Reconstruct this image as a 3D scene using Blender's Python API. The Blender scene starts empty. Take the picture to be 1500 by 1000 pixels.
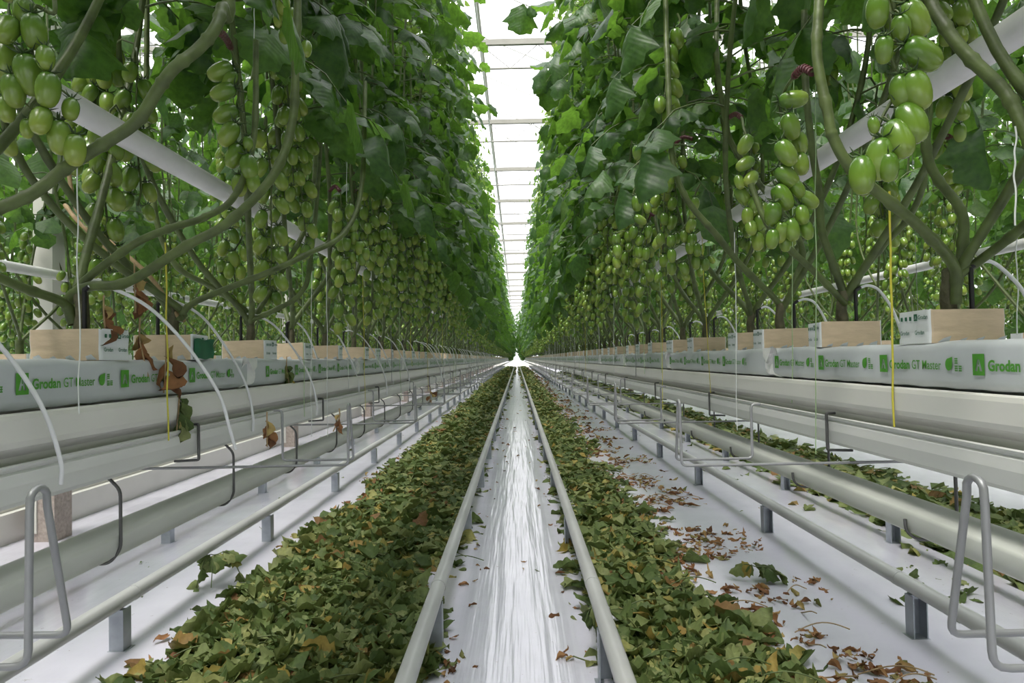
import bpy, math
import numpy as np
from mathutils import Matrix, Vector

C = bpy.context.scene.collection
PI = math.pi

# ------------------------------------------------------------------ camera
F = 1000.0
CAM = np.array([0.022, 0.0, 0.967])
PITCH, YAW, ROLL = math.atan(25 / F), math.atan(7 / F), -0.020
cam_d = bpy.data.cameras.new('camera')
cam_d.sensor_width = 36.0
cam_d.lens = 24.0
cam_d.clip_start = 0.05
cam_d.clip_end = 300
cam = bpy.data.objects.new('camera', cam_d)
C.objects.link(cam)
RM = Matrix.Rotation(YAW, 3, 'Z') @ Matrix.Rotation(PI / 2 + PITCH, 3, 'X') @ Matrix.Rotation(ROLL, 3, 'Z')
cam.matrix_world = Matrix.Translation(Vector(CAM)) @ RM.to_4x4()
bpy.context.scene.camera = cam
RN = np.array(RM)


def at(px, py, y=None, X=None):
    """the point of the place seen at a pixel of the photograph, at a distance y along the aisle or in the plane X"""
    r = RN @ np.array([(px - 750) / F, -(py - 500) / F, -1.0])
    k = (y - CAM[1]) / r[1] if y is not None else (X - CAM[0]) / r[0]
    return CAM + r * k


# ------------------------------------------------------------------ mesh helpers
class MB:
    def __init__(self):
        self.p = []

    def add(self, v, f, mat=0, uv=None, smooth=True):
        v = np.asarray(v, dtype=np.float64).reshape(-1, 3)
        f = np.asarray(f, dtype=np.int64)
        if len(f):
            self.p.append((v, f, mat, uv, smooth))
        return self

    def merge(self, other, off=(0, 0, 0), rot=None, matmap=None):
        for v, f, m, uv, s in other.p:
            w = v if rot is None else v @ np.asarray(rot).T
            self.p.append((w + np.asarray(off), f, m if matmap is None else matmap[m], uv, s))
        return self

    def mesh(self, name, mats):
        me = bpy.data.meshes.new(name)
        V, L, ST, MI, SM, UV = [], [], [], [], [], []
        nv = nl = 0
        for v, f, m, uv, s in self.p:
            V.append(v)
            L.append((f + nv).ravel())
            k = f.shape[1]
            ST.append(nl + np.arange(len(f)) * k)
            MI.append(np.full(len(f), m))
            SM.append(np.full(len(f), s))
            u = np.zeros((len(v), 2)) if uv is None else np.asarray(uv)
            UV.append(u[f.ravel()])
            nv += len(v)
            nl += f.size
        V, L, ST, MI, SM, UV = map(np.concatenate, (V, L, ST, MI, SM, UV))
        me.vertices.add(len(V))
        me.vertices.foreach_set('co', V.astype(np.float32).ravel())
        me.loops.add(len(L))
        me.loops.foreach_set('vertex_index', L.astype(np.int32))
        me.polygons.add(len(ST))
        me.polygons.foreach_set('loop_start', ST.astype(np.int32))
        me.polygons.foreach_set('material_index', MI.astype(np.int32))
        me.polygons.foreach_set('use_smooth', SM.astype(bool))
        ul = me.uv_layers.new(name='UVMap')
        ul.data.foreach_set('uv', UV.astype(np.float32).ravel())
        for mt in (mats if isinstance(mats, (list, tuple)) else [mats]):
            me.materials.append(mt)
        me.update(calc_edges=True)
        me.validate()
        return me


def link(name, me, parent=None, loc=None, rotz=0.0):
    o = bpy.data.objects.new(name, me)
    C.objects.link(o)
    if parent is not None:
        o.parent = parent
    if loc is not None:
        o.location = [float(a) for a in loc]
    if rotz:
        o.rotation_euler = (0, 0, rotz)
    return o


def tag(o, label=None, cat=None, group=None, kind=None):
    if label:
        o['label'] = label
    if cat:
        o['category'] = cat
    if group:
        o['group'] = group
    if kind:
        o['kind'] = kind
    return o


def empty(name, loc=(0, 0, 0), rotz=0.0):
    o = bpy.data.objects.new(name, None)
    o.empty_display_size = 0.05
    C.objects.link(o)
    o.location = [float(a) for a in loc]
    o.rotation_euler = (0, 0, rotz)
    return o


def box(mb, x0, x1, y0, y1, z0, z1, mat=0):
    v = [(x, y, z) for x in (x0, x1) for y in (y0, y1) for z in (z0, z1)]
    f = [(0, 1, 3, 2), (4, 6, 7, 5), (0, 4, 5, 1), (2, 3, 7, 6), (0, 2, 6, 4), (1, 5, 7, 3)]
    mb.add(v, f, mat, smooth=False)
    return mb


def smooth_path(pts, n=6, rad=None):
    """Catmull-Rom through the points"""
    P = np.asarray(pts, float)
    if len(P) < 3:
        return (P, rad) if rad is not None else P
    Q = np.vstack([2 * P[0] - P[1], P, 2 * P[-1] - P[-2]])
    out, ro = [], []
    for i in range(len(P) - 1):
        p0, p1, p2, p3 = Q[i:i + 4]
        for k in range(n):
            t = k / n
            out.append(.5 * ((2 * p1) + (-p0 + p2) * t + (2 * p0 - 5 * p1 + 4 * p2 - p3) * t * t + (-p0 + 3 * p1 - 3 * p2 + p3) * t ** 3))
            if rad is not None:
                ro.append(rad[i] * (1 - t) + rad[i + 1] * t)
    out.append(P[-1])
    if rad is not None:
        ro.append(rad[-1])
        return np.array(out), np.array(ro)
    return np.array(out)


def tube(mb, pts, r, n=8, mat=0, cap=True):
    P = np.asarray(pts, float)
    m = len(P)
    R = np.full(m, float(r)) if np.isscalar(r) else np.asarray(r, float)
    T = np.gradient(P, axis=0)
    T /= np.linalg.norm(T, axis=1)[:, None] + 1e-12
    a = np.array([0, 0, 1.0]) if abs(T[0][2]) < .9 else np.array([1.0, 0, 0])
    u = np.cross(T[0], a)
    u /= np.linalg.norm(u)
    ang = np.arange(n) * 2 * PI / n
    rings = []
    for i in range(m):
        u = u - T[i] * np.dot(u, T[i])
        u /= np.linalg.norm(u) + 1e-12
        w = np.cross(T[i], u)
        rings.append(P[i] + R[i] * (np.cos(ang)[:, None] * u + np.sin(ang)[:, None] * w))
    V = np.concatenate(rings)
    i, j = np.meshgrid(np.arange(m - 1), np.arange(n), indexing='ij')
    j2 = (j + 1) % n
    Fq = np.stack([i * n + j, i * n + j2, (i + 1) * n + j2, (i + 1) * n + j], -1).reshape(-1, 4)
    uv = np.stack([np.tile(np.arange(n) / n, m), np.repeat(np.arange(m) / m, n)], 1)
    mb.add(V, Fq, mat, uv)
    if cap and n > 3:
        mb.add(rings[0][::-1], [list(range(n))], mat)
        mb.add(rings[-1], [list(range(n))], mat)
    return mb


def extrude_y(mb, prof, ys, mat=0, closed=True, smooth=False):
    """a profile of (x, z) points swept along y"""
    P = np.asarray(prof, float)
    n, m = len(P), len(ys)
    V = np.zeros((m, n, 3))
    V[:, :, 0] = P[None, :, 0]
    V[:, :, 2] = P[None, :, 1]
    V[:, :, 1] = np.asarray(ys)[:, None]
    k = n if closed else n - 1
    i, j = np.meshgrid(np.arange(m - 1), np.arange(k), indexing='ij')
    j2 = (j + 1) % n
    Fq = np.stack([i * n + j, (i + 1) * n + j, (i + 1) * n + j2, i * n + j2], -1).reshape(-1, 4)
    mb.add(V.reshape(-1, 3), Fq, mat, smooth=smooth)
    return mb


def sheet(prof, t):
    """thicken an open profile into a closed one"""
    P = np.asarray(prof, float)
    T = np.gradient(P, axis=0)
    T /= np.linalg.norm(T, axis=1)[:, None]
    N = np.stack([-T[:, 1], T[:, 0]], 1)
    return np.vstack([P, (P + N * t)[::-1]])


# ------------------------------------------------------------------ materials
def new_mat(name):
    m = bpy.data.materials.new(name)
    m.use_nodes = True
    nt = m.node_tree
    b = nt.nodes['Principled BSDF']
    return m, nt, b


def nd(nt, t, **kw):
    n = nt.nodes.new(t)
    for k, v in kw.items():
        if k in n.inputs.keys() if isinstance(k, str) else False:
            n.inputs[k].default_value = v
        else:
            setattr(n, k, v)
    return n


def noise(nt, scale, detail=3.0, vec=None, rough=.5):
    n = nt.nodes.new('ShaderNodeTexNoise')
    n.inputs['Scale'].default_value = scale
    n.inputs['Detail'].default_value = detail
    n.inputs['Roughness'].default_value = rough
    if vec is not None:
        nt.links.new(vec, n.inputs['Vector'])
    return n


def ramp(nt, fac, stops):
    r = nt.nodes.new('ShaderNodeValToRGB')
    e = r.color_ramp.elements
    while len(e) < len(stops):
        e.new(0.5)
    for k, (p, c) in enumerate(stops):
        e[k].position = p
        e[k].color = (*c, 1)
    nt.links.new(fac, r.inputs['Fac'])
    return r


def objvec(nt, scale=(1, 1, 1), src='Object'):
    tc = nt.nodes.new('ShaderNodeTexCoord')
    mp = nt.nodes.new('ShaderNodeMapping')
    mp.inputs['Scale'].default_value = scale
    nt.links.new(tc.outputs[src], mp.inputs['Vector'])
    return mp.outputs['Vector']


def simple(name, col, rough=.5, var=.08, scale=20, metal=0.0, bump=0.0, vs=(1, 1, 1), spec=None):
    m, nt, b = new_mat(name)
    n = noise(nt, scale, 4, objvec(nt, vs))
    lo = tuple(c * (1 - var) for c in col)
    hi = tuple(min(1, c * (1 + var)) for c in col)
    r = ramp(nt, n.outputs['Fac'], [(.3, lo), (.7, hi)])
    nt.links.new(r.outputs['Color'], b.inputs['Base Color'])
    b.inputs['Roughness'].default_value = rough
    b.inputs['Metallic'].default_value = metal
    if spec is not None:
        b.inputs['Specular IOR Level'].default_value = spec
    if bump:
        bp = nt.nodes.new('ShaderNodeBump')
        bp.inputs['Strength'].default_value = bump
        bp.inputs['Distance'].default_value = .01
        nt.links.new(n.outputs['Fac'], bp.inputs['Height'])
        nt.links.new(bp.outputs['Normal'], b.inputs['Normal'])
    return m


def leaf_mat(name, stops, trans, tfac=.35, rough=.45, veins=True, spec=.5, vein=.22):
    m, nt, b = new_mat(name)
    g = nt.nodes.new('ShaderNodeNewGeometry')
    r = ramp(nt, g.outputs['Random Per Island'], stops)
    col = r.outputs['Color']
    n = noise(nt, 60, 4, objvec(nt))
    mx = nd(nt, 'ShaderNodeMix', data_type='RGBA', blend_type='MULTIPLY')
    mx.inputs['Factor'].default_value = .55
    nt.links.new(col, mx.inputs['A'])
    r2 = ramp(nt, n.outputs['Fac'], [(.3, (.65, .65, .6)), (.7, (1.2, 1.2, 1.1))])
    nt.links.new(r2.outputs['Color'], mx.inputs['B'])
    col = mx.outputs['Result']
    if veins:
        # side veins slanting off the midrib: u along the leaflet, v across it
        tc = nt.nodes.new('ShaderNodeTexCoord')
        sp = nt.nodes.new('ShaderNodeSeparateXYZ')
        nt.links.new(tc.outputs['UV'], sp.inputs[0])
        ab = nd(nt, 'ShaderNodeMath', operation='ABSOLUTE')
        nt.links.new(sp.outputs['Y'], ab.inputs[0])
        ml = nd(nt, 'ShaderNodeMath', operation='MULTIPLY')
        ml.inputs[1].default_value = -.35
        nt.links.new(ab.outputs[0], ml.inputs[0])
        ad = nd(nt, 'ShaderNodeMath', operation='ADD')
        nt.links.new(sp.outputs['X'], ad.inputs[0])
        nt.links.new(ml.outputs[0], ad.inputs[1])
        m9 = nd(nt, 'ShaderNodeMath', operation='MULTIPLY')
        m9.inputs[1].default_value = 58.0
        nt.links.new(ad.outputs[0], m9.inputs[0])
        sn = nd(nt, 'ShaderNodeMath', operation='SINE')
        nt.links.new(m9.outputs[0], sn.inputs[0])
        bp = nt.nodes.new('ShaderNodeBump')
        bp.inputs['Strength'].default_value = vein
        bp.inputs['Distance'].default_value = .004
        mad = nd(nt, 'ShaderNodeMath', operation='MULTIPLY_ADD')
        nt.links.new(n.outputs['Fac'], mad.inputs[0])
        mad.inputs[1].default_value = 3.0
        nt.links.new(sn.outputs[0], mad.inputs[2])
        nt.links.new(mad.outputs[0], bp.inputs['Height'])
        nt.links.new(bp.outputs['Normal'], b.inputs['Normal'])
    nt.links.new(col, b.inputs['Base Color'])
    b.inputs['Roughness'].default_value = rough
    b.inputs['Specular IOR Level'].default_value = spec
    tr = nt.nodes.new('ShaderNodeBsdfTranslucent')
    mt = nd(nt, 'ShaderNodeMix', data_type='RGBA', blend_type='MULTIPLY')
    mt.inputs['Factor'].default_value = 1.0
    nt.links.new(r2.outputs['Color'], mt.inputs['A'])
    mt.inputs['B'].default_value = (*trans, 1)
    nt.links.new(mt.outputs['Result'], tr.inputs['Color'])
    ms = nt.nodes.new('ShaderNodeMixShader')
    ms.inputs['Fac'].default_value = tfac
    nt.links.new(b.outputs[0], ms.inputs[1])
    nt.links.new(tr.outputs[0], ms.inputs[2])
    nt.links.new(ms.outputs[0], nt.nodes['Material Output'].inputs['Surface'])
    return m


def tomato_mat():
    m, nt, b = new_mat('green_tomato_skin')
    tc = nt.nodes.new('ShaderNodeTexCoord')
    sp = nt.nodes.new('ShaderNodeSeparateXYZ')
    nt.links.new(tc.outputs['UV'], sp.inputs[0])
    r = ramp(nt, sp.outputs['Y'], [(0.0, (.060, .145, .018)), (.3, (.125, .225, .030)), (.75, (.20, .295, .045)), (1.0, (.25, .32, .06))])
    g = nt.nodes.new('ShaderNodeNewGeometry')
    oi = nt.nodes.new('ShaderNodeObjectInfo')
    ad = nd(nt, 'ShaderNodeMath', operation='ADD')
    nt.links.new(g.outputs['Random Per Island'], ad.inputs[0])
    nt.links.new(oi.outputs['Random'], ad.inputs[1])
    fr = nd(nt, 'ShaderNodeMath', operation='FRACT')
    nt.links.new(ad.outputs[0], fr.inputs[0])
    r2 = ramp(nt, fr.outputs[0], [(0, (.7, .8, .6)), (.6, (1, 1, 1)), (1, (1.25, 1.12, 1.1))])
    mx = nd(nt, 'ShaderNodeMix', data_type='RGBA', blend_type='MULTIPLY')
    mx.inputs['Factor'].default_value = 1
    nt.links.new(r.outputs['Color'], mx.inputs['A'])
    nt.links.new(r2.outputs['Color'], mx.inputs['B'])
    nt.links.new(mx.outputs['Result'], b.inputs['Base Color'])
    b.inputs['Roughness'].default_value = .22
    b.inputs['Specular IOR Level'].default_value = .6
    return m


def film_mat():
    m, nt, b = new_mat('white_ground_film')
    v = objvec(nt, (15, .5, 1))
    n1 = noise(nt, 1.6, 3, v, .5)
    v2 = objvec(nt, (1, 1, 1))
    n2 = noise(nt, 3.0, 5, v2, .65)
    r = ramp(nt, n2.outputs['Fac'], [(.3, (.60, .59, .68)), (.7, (.68, .67, .76))])
    # dust and soil specks
    n3 = noise(nt, 38, 4, v2, .7)
    r3 = ramp(nt, n3.outputs['Fac'], [(.27, (.35, .28, .2)), (.33, (1, 1, 1))])
    mx = nd(nt, 'ShaderNodeMix', data_type='RGBA', blend_type='MULTIPLY')
    mx.inputs['Factor'].default_value = .7
    nt.links.new(r.outputs['Color'], mx.inputs['A'])
    nt.links.new(r3.outputs['Color'], mx.inputs['B'])
    nt.links.new(mx.outputs['Result'], b.inputs['Base Color'])
    b.inputs['Roughness'].default_value = .14
    b.inputs['Specular IOR Level'].default_value = .7
    bp = nt.nodes.new('ShaderNodeBump')
    bp.inputs['Strength'].default_value = .12
    bp.inputs['Distance'].default_value = .03
    # the loose strip between the middle rails is creased lengthwise, the rest lies smooth
    sp = nt.nodes.new('ShaderNodeSeparateXYZ')
    nt.links.new(v2, sp.inputs[0])
    ab = nd(nt, 'ShaderNodeMath', operation='ABSOLUTE')
    nt.links.new(sp.outputs['X'], ab.inputs[0])
    mr = nt.nodes.new('ShaderNodeMapRange')
    mr.inputs['From Min'].default_value = .16
    mr.inputs['From Max'].default_value = .26
    mr.inputs['To Min'].default_value = 1.0
    mr.inputs['To Max'].default_value = .16
    nt.links.new(ab.outputs[0], mr.inputs['Value'])
    m1 = nd(nt, 'ShaderNodeMath', operation='MULTIPLY')
    nt.links.new(n1.outputs['Fac'], m1.inputs[0])
    nt.links.new(mr.outputs[0], m1.inputs[1])
    ad = nd(nt, 'ShaderNodeMath', operation='MULTIPLY_ADD')
    nt.links.new(n2.outputs['Fac'], ad.inputs[0])
    ad.inputs[1].default_value = .10
    nt.links.new(m1.outputs[0], ad.inputs[2])
    nt.links.new(ad.outputs[0], bp.inputs['Height'])
    nt.links.new(bp.outputs['Normal'], b.inputs['Normal'])
    return m


def glass_mat():
    m, nt, b = new_mat('greenhouse_glass')
    tr = nt.nodes.new('ShaderNodeBsdfTransparent')
    tr.inputs['Color'].default_value = (.96, .965, .97, 1)
    gl = nt.nodes.new('ShaderNodeBsdfGlossy')
    gl.inputs['Roughness'].default_value = .05
    ms = nt.nodes.new('ShaderNodeMixShader')
    n = noise(nt, .6, 2, objvec(nt))
    mm = nd(nt, 'ShaderNodeMath', operation='MULTIPLY')
    mm.inputs[1].default_value = .07
    nt.links.new(n.outputs['Fac'], mm.inputs[0])
    nt.links.new(mm.outputs[0], ms.inputs['Fac'])
    nt.links.new(tr.outputs[0], ms.inputs[1])
    nt.links.new(gl.outputs[0], ms.inputs[2])
    nt.links.new(ms.outputs[0], nt.nodes['Material Output'].inputs['Surface'])
    return m


LEAF = leaf_mat('tomato_leaf', [(0, (.016, .052, .014)), (.5, (.027, .080, .019)), (.85, (.048, .115, .026)), (1, (.085, .16, .036))], (.19, .40, .045), .36, .48, True, .55, .09)
LITTER = leaf_mat('wilted_leaf_green', [(0, (.048, .082, .022)), (.30, (.09, .135, .040)), (.60, (.15, .19, .066)), (.80, (.215, .245, .10)), (.90, (.29, .29, .10)), (.95, (.33, .25, .06)), (1, (.17, .08, .035))], (.17, .22, .06), .16, .6, True, .3, .08)
YOUNG = leaf_mat('young_tomato_leaf', [(0, (.07, .15, .03)), (.6, (.11, .21, .04)), (1, (.17, .25, .06))], (.34, .52, .10), .45, .5, False, .4)
BROWN = leaf_mat('dried_leaf_brown', [(0, (.10, .045, .022)), (.4, (.25, .115, .05)), (.7, (.36, .19, .085)), (.88, (.40, .30, .12)), (1, (.14, .17, .05))], (.25, .12, .04), .12, .7, False, .3)
STEM = simple('tomato_stem', (.085, .118, .034), .5, .35, 30, bump=.3)
STEMO = simple('tomato_trunk_bark', (.10, .095, .050), .65, .35, 60, bump=.6)
DRYSTEM = simple('dry_stem', (.33, .23, .12), .7, .3, 40, bump=.4)
FRUIT = tomato_mat()
CALYX = simple('tomato_calyx', (.045, .085, .022), .6, .3, 50)
BRACE = simple('red_brown_plastic', (.085, .018, .022), .45, .3, 200)
GUTTER = simple('white_lacquered_gutter', (.70, .695, .655), .38, .03, 6)
CHANNEL = simple('grey_white_channel', (.64, .65, .63), .33, .04, 6)
PIPEW = simple('white_painted_pipe', (.80, .79, .80), .42, .05, 14)
RAIL = simple('grey_painted_steel_pipe', (.43, .435, .43), .38, .14, 9, vs=(1, .35, 1), bump=.08)
GALV = simple('galvanised_steel', (.36, .39, .43), .42, .18, 12, metal=.55)
WIRE = simple('zinc_wire', (.27, .275, .285), .42, .1, 20, metal=.4)
DWIRE = simple('dark_wire', (.085, .085, .085), .45, .2, 30, metal=.3)
BAGM = simple('grey_white_bag_film', (.53, .56, .59), .38, .05, 9, bump=.12)
BAGF = simple('white_bag_fold', (.84, .84, .85), .4, .05, 30, bump=.25)
INK = simple('bright_green_ink', (.075, .30, .028), .5, .05, 30)
INKD = simple('dark_green_ink', (.012, .12, .06), .5, .05, 30)
CARD = simple('beige_rockwool_side', (.56, .445, .315), .85, .10, 26, vs=(1, 1, 3), bump=.15)
WRAP = simple('white_block_wrap', (.70, .73, .75), .5, .04, 20, bump=.05)
WOOL = simple('dark_rockwool_top', (.09, .07, .045), .95, .5, 90, bump=.8)
GREENF = simple('dark_green_plastic', (.006, .12, .055), .4, .15, 30)
BLACK = simple('black_plastic_stake', (.008, .008, .009), .45, .2, 40)
TUBE = simple('white_drip_tube', (.74, .75, .77), .35, .04, 20)
SW = simple('white_twine', (.72, .74, .73), .7, .05, 60)
SY = simple('yellow_twine', (.58, .52, .06), .7, .1, 60)
SG = simple('pale_green_twine', (.36, .50, .26), .7, .1, 60)
STEELW = simple('white_structural_steel', (.62, .61, .57), .45, .03, 6)
GIRD = simple('dull_galvanised_girder', (.245, .24, .205), .6, .05, 8)
LCH = simple('grey_collecting_channel', (.50, .515, .48), .42, .05, 5)
CONC = simple('brown_grey_concrete', (.36, .305, .275), .9, .2, 60, bump=.3)
PATHM = simple('pale_concrete_path', (.34, .33, .32), .8, .08, 4, bump=.1)
FILM = film_mat()
GLASS = glass_mat()

# ------------------------------------------------------------------ leaf geometry
def leaflet_template(nt_, ns):
    t = np.linspace(0, 1, nt_ + 1)
    s = np.linspace(-1, 1, ns + 1)
    tt, ss = np.meshgrid(t, s, indexing='ij')
    hw = np.sin(PI * np.clip(tt, 0.0, 1) ** .72) ** .8 * .5
    if nt_ >= 6:
        hw = hw * (1 + .18 * np.sin(tt * 2 * PI * 3.0 + .4) + .08 * (np.arange(nt_ + 1)[:, None] % 2)) + .010
    else:
        hw = hw + .02
    hw[-1] *= .1
    i, j = np.meshgrid(np.arange(nt_), np.arange(ns), indexing='ij')
    w = ns + 1
    f = np.stack([i * w + j, (i + 1) * w + j, (i + 1) * w + j + 1, i * w + j + 1], -1).reshape(-1, 4)
    return tt.ravel(), ss.ravel(), hw.ravel(), f


T_HI = leaflet_template(12, 4)
T_MID = leaflet_template(3, 2)
T_LOW = leaflet_template(2, 1)
T_WILT = leaflet_template(9, 4)
T_DRY = leaflet_template(5, 3)


def put_leaflets(mb, tpl, P, D, N, L, W, droop, curl, rng, mat=0, crumple=.03):
    t, s, hw, f = tpl
    P, D, N = (np.asarray(a, float) for a in (P, D, N))
    L, W, droop, curl = (np.asarray(a, float)[:, None] for a in (L, W, droop, curl))
    D = D / (np.linalg.norm(D, axis=1)[:, None] + 1e-9)
    B = np.cross(N, D)
    B /= np.linalg.norm(B, axis=1)[:, None] + 1e-9
    N = np.cross(D, B)
    n = len(P)
    ph = rng.random((n, 3)) * 2 * PI
    x = t[None, :] * np.ones((n, 1))
    y = (s * hw)[None, :] * W
    z = -droop * t[None, :] ** 2 - curl * (np.abs(s) ** 1.6 * hw)[None, :]
    z = z + crumple * np.sin(t[None, :] * 9 + ph[:, :1]) * np.cos(s[None, :] * 2.2 + ph[:, 1:2])
    y = y + crumple * .8 * np.sin(t[None, :] * 6 + ph[:, 2:3])
    x = x - .25 * droop * t[None, :] ** 2
    V = P[:, None, :] + L[:, :, None] * (x[..., None] * D[:, None, :] + y[..., None] * B[:, None, :] + z[..., None] * N[:, None, :])
    nv = len(t)
    Fc = (f[None] + (np.arange(n) * nv)[:, None, None]).reshape(-1, 4)
    uv = np.tile(np.stack([t, s * .5], 1), (n, 1))
    mb.add(V.reshape(-1, 3), Fc, mat, uv)


def leaves_on(mb, paths, rng, tpl, zlo, zhi, step, mat=0, rmat=None, reach=(.24, .36), size=1.0):
    """compound leaves all along the stems above zlo"""
    P, D, N, L, W, DR, CU = [], [], [], [], [], [], []
    for path in paths:
        seg = np.linalg.norm(np.diff(path, axis=0), axis=1)
        cum = np.concatenate([[0], np.cumsum(seg)])
        q, az = 0.0, rng.random() * 7
        while q < cum[-1]:
            p = np.array([np.interp(q, cum, path[:, k]) for k in range(3)])
            q += step * (.7 + .6 * rng.random())
            az += 2.4 + rng.normal() * .5
            if p[2] < zlo + rng.normal() * .08 or p[2] > zhi:
                continue
            R = rng.uniform(*reach) * (1 if p[2] < 2.5 else .85)
            el = rng.uniform(.0, .5)
            pts = [p]
            h = np.array([math.cos(az), math.sin(az), 0])
            k = 7
            for i in range(k):
                e = el - (i / k) * rng.uniform(1.0, 1.7)
                pts.append(pts[-1] + (h * math.cos(e) + np.array([0, 0, math.sin(e)])) * R * 1.25 / k)
            pts = np.array(pts)
            if rmat is not None:
                tube(mb, pts, np.linspace(.0035, .0012, len(pts)), 4, rmat, False)
            lat = np.array([-h[1], h[0], 0])
            for tq, sz, sides in ((.34, .5, 2), (.5, .95, 2), (.66, .55, 2), (.8, 1.0, 2), (1.0, 1.3, 1)):
                i = tq * k
                i0 = min(int(i), k - 1)
                c = pts[i0] + (pts[i0 + 1] - pts[i0]) * (i - i0)
                tan = pts[i0 + 1] - pts[i0]
                tan /= np.linalg.norm(tan)
                up = np.cross(tan, lat)
                up = up if up[2] > 0 else -up
                for sd in ((-1, 1) if sides == 2 else (0,)):
                    if sides == 2 and rng.random() < .1:
                        continue
                    d = tan * (.55 if sd else 1) + lat * sd * .9 + rng.normal(0, .22, 3)
                    d[2] -= rng.uniform(.1, .75)
                    n = up + rng.normal(0, .3, 3)
                    P.append(c)
                    D.append(d)
                    N.append(n)
                    L.append(size * sz * rng.uniform(.085, .135) * (1 if p[2] < 2.4 else .8))
                    W.append(rng.uniform(.68, 1.02))
                    DR.append(rng.uniform(.02, .45))
                    CU.append(rng.uniform(.05, .75))
    if P:
        put_leaflets(mb, tpl, P, D, N, L, W, DR, CU, rng, mat)


# ------------------------------------------------------------------ tomatoes and trusses
def tomato_geo(nu=14, nv=10, calyx=True, seed=0):
    """stalk end at the origin, blossom end at (0,0,-1)"""
    rng = np.random.default_rng(seed)
    th = np.linspace(0, PI, nv + 1)
    t = (1 - np.cos(th)) / 2
    r = .325 * np.sin(th) ** .72 * (1 + .06 * np.cos(th)) 
    a = np.arange(nu) * 2 * PI / nu
    ribs = 1 + .035 * np.cos(3 * a + rng.random() * 6)[None, :] * np.exp(-((t - .15) / .25) ** 2)[:, None]
    V = np.zeros((nv + 1, nu, 3))
    V[:, :, 0] = r[:, None] * np.cos(a) * ribs
    V[:, :, 1] = r[:, None] * np.sin(a) * ribs
    V[:, :, 2] = -t[:, None] - .0 * ribs
    V[0, :, 2] = -.03
    V[-1, :, 2] = -1.0
    i, j = np.meshgrid(np.arange(nv), np.arange(nu), indexing='ij')
    f = np.stack([i * nu + j, (i + 1) * nu + j, (i + 1) * nu + (j + 1) % nu, i * nu + (j + 1) % nu], -1).reshape(-1, 4)
    uv = np.stack([np.tile(a / 7, nv + 1), np.repeat(t, nu)], 1)
    mb = MB()
    mb.add(V.reshape(-1, 3), f, 0, uv)
    if calyx:
        tube(mb, [(0, 0, .22), (.01, 0, .1), (0, 0, -.03)], [.022, .026, .04], 5, 1)
        for k in range(5):
            b = k * 2 * PI / 5 + .3
            ps = [np.array([math.cos(b) * q, math.sin(b) * q, z]) for q, z in ((.02, .0), (.14, .03), (.26, .07 + .05 * (k % 2)), (.36, .20))]
            tube(mb, ps, [.03, .035, .022, .006], 3, 1, False)
    return mb


TOM_GEO = [tomato_geo(14, 10, True, k) for k in range(3)]
TOM_MESH = [g.mesh('tomato', [FRUIT, CALYX]) for g in TOM_GEO]
TOM_MID = tomato_geo(8, 6, False)
TOM_LOW = tomato_geo(6, 4, False)


def rot_to(d, spin=0.0):
    """matrix taking the tomato's -z axis to direction d"""
    d = np.asarray(d, float)
    d = d / np.linalg.norm(d)
    z = -d
    a = np.array([0, 1.0, 0]) if abs(z[1]) < .9 else np.array([1.0, 0, 0])
    x = np.cross(a, z)
    x /= np.linalg.norm(x)
    y = np.cross(z, x)
    c, s = math.cos(spin), math.sin(spin)
    return np.stack([x * c + y * s, -x * s + y * c, z], 1)


def truss_design(rng, n=None, az=0.0):
    """rachis points and (position, direction, length) of each tomato, hanging from the origin"""
    n = n or int(rng.integers(9, 14))
    h = np.array([math.cos(az), math.sin(az), 0])
    lat = np.array([-h[1], h[0], 0])
    sp = rng.uniform(.030, .036)
    pts = [np.zeros(3), h * .035 + [0, 0, .012], h * .065 + [0, 0, -.012]]
    fr = []
    p = pts[-1].copy()
    for k in range(n):
        p = p + np.array([0, 0, -sp]) + h * rng.normal(.001, .002) + lat * rng.normal(0, .003)
        pts.append(p.copy())
        side = 1 if k % 2 else -1
        ang = rng.uniform(.5, 1.1)
        out = lat * side * math.sin(ang) + h * rng.normal(.25, .45)
        c = p + out * .022
        d = out * rng.uniform(.25, .7) + np.array([0, 0, -1])
        fr.append((c, d, rng.uniform(.050, .062) * (1 - .22 * max(0, k - n + 4) / 4)))
    return np.array(pts), fr


def rachis_geo(pts, fr, mat=0, bmat=None, n=6, r0=.0034):
    mb = MB()
    tube(mb, smooth_path(pts, 3), np.linspace(r0, r0 * .45, (len(pts) - 1) * 3 + 1), n, mat, False)
    if bmat is not None:
        q = smooth_path(pts[:3], 6)
        tube(mb, q, .0062, 8, bmat)
        for k in range(1, len(q), 2):
            tube(mb, q[k - 1:k + 1], .0074, 8, bmat)
    for c, d, L in fr:
        dd = np.asarray(d) / np.linalg.norm(d)
        i = np.argmin(np.linalg.norm(pts - c, axis=1))
        tube(mb, [pts[i], (pts[i] + c) / 2 + [0, 0, .006], c], .0014, 4, mat, False)
    return mb


def truss_joined(rng, tom, az, n=None, stemmat=1, fruitmat=2, matmap=(2, 2)):
    pts, fr = truss_design(rng, n, az)
    mb = MB()
    tube(mb, pts, .003, 3, stemmat, False)
    for c, d, L in fr:
        R = rot_to(d, rng.random() * 6) * L
        mb.merge(tom, c, R, matmap)
    return mb


# ------------------------------------------------------------------ the plants
ZB = 1.037          # top of the rockwool blocks


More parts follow.
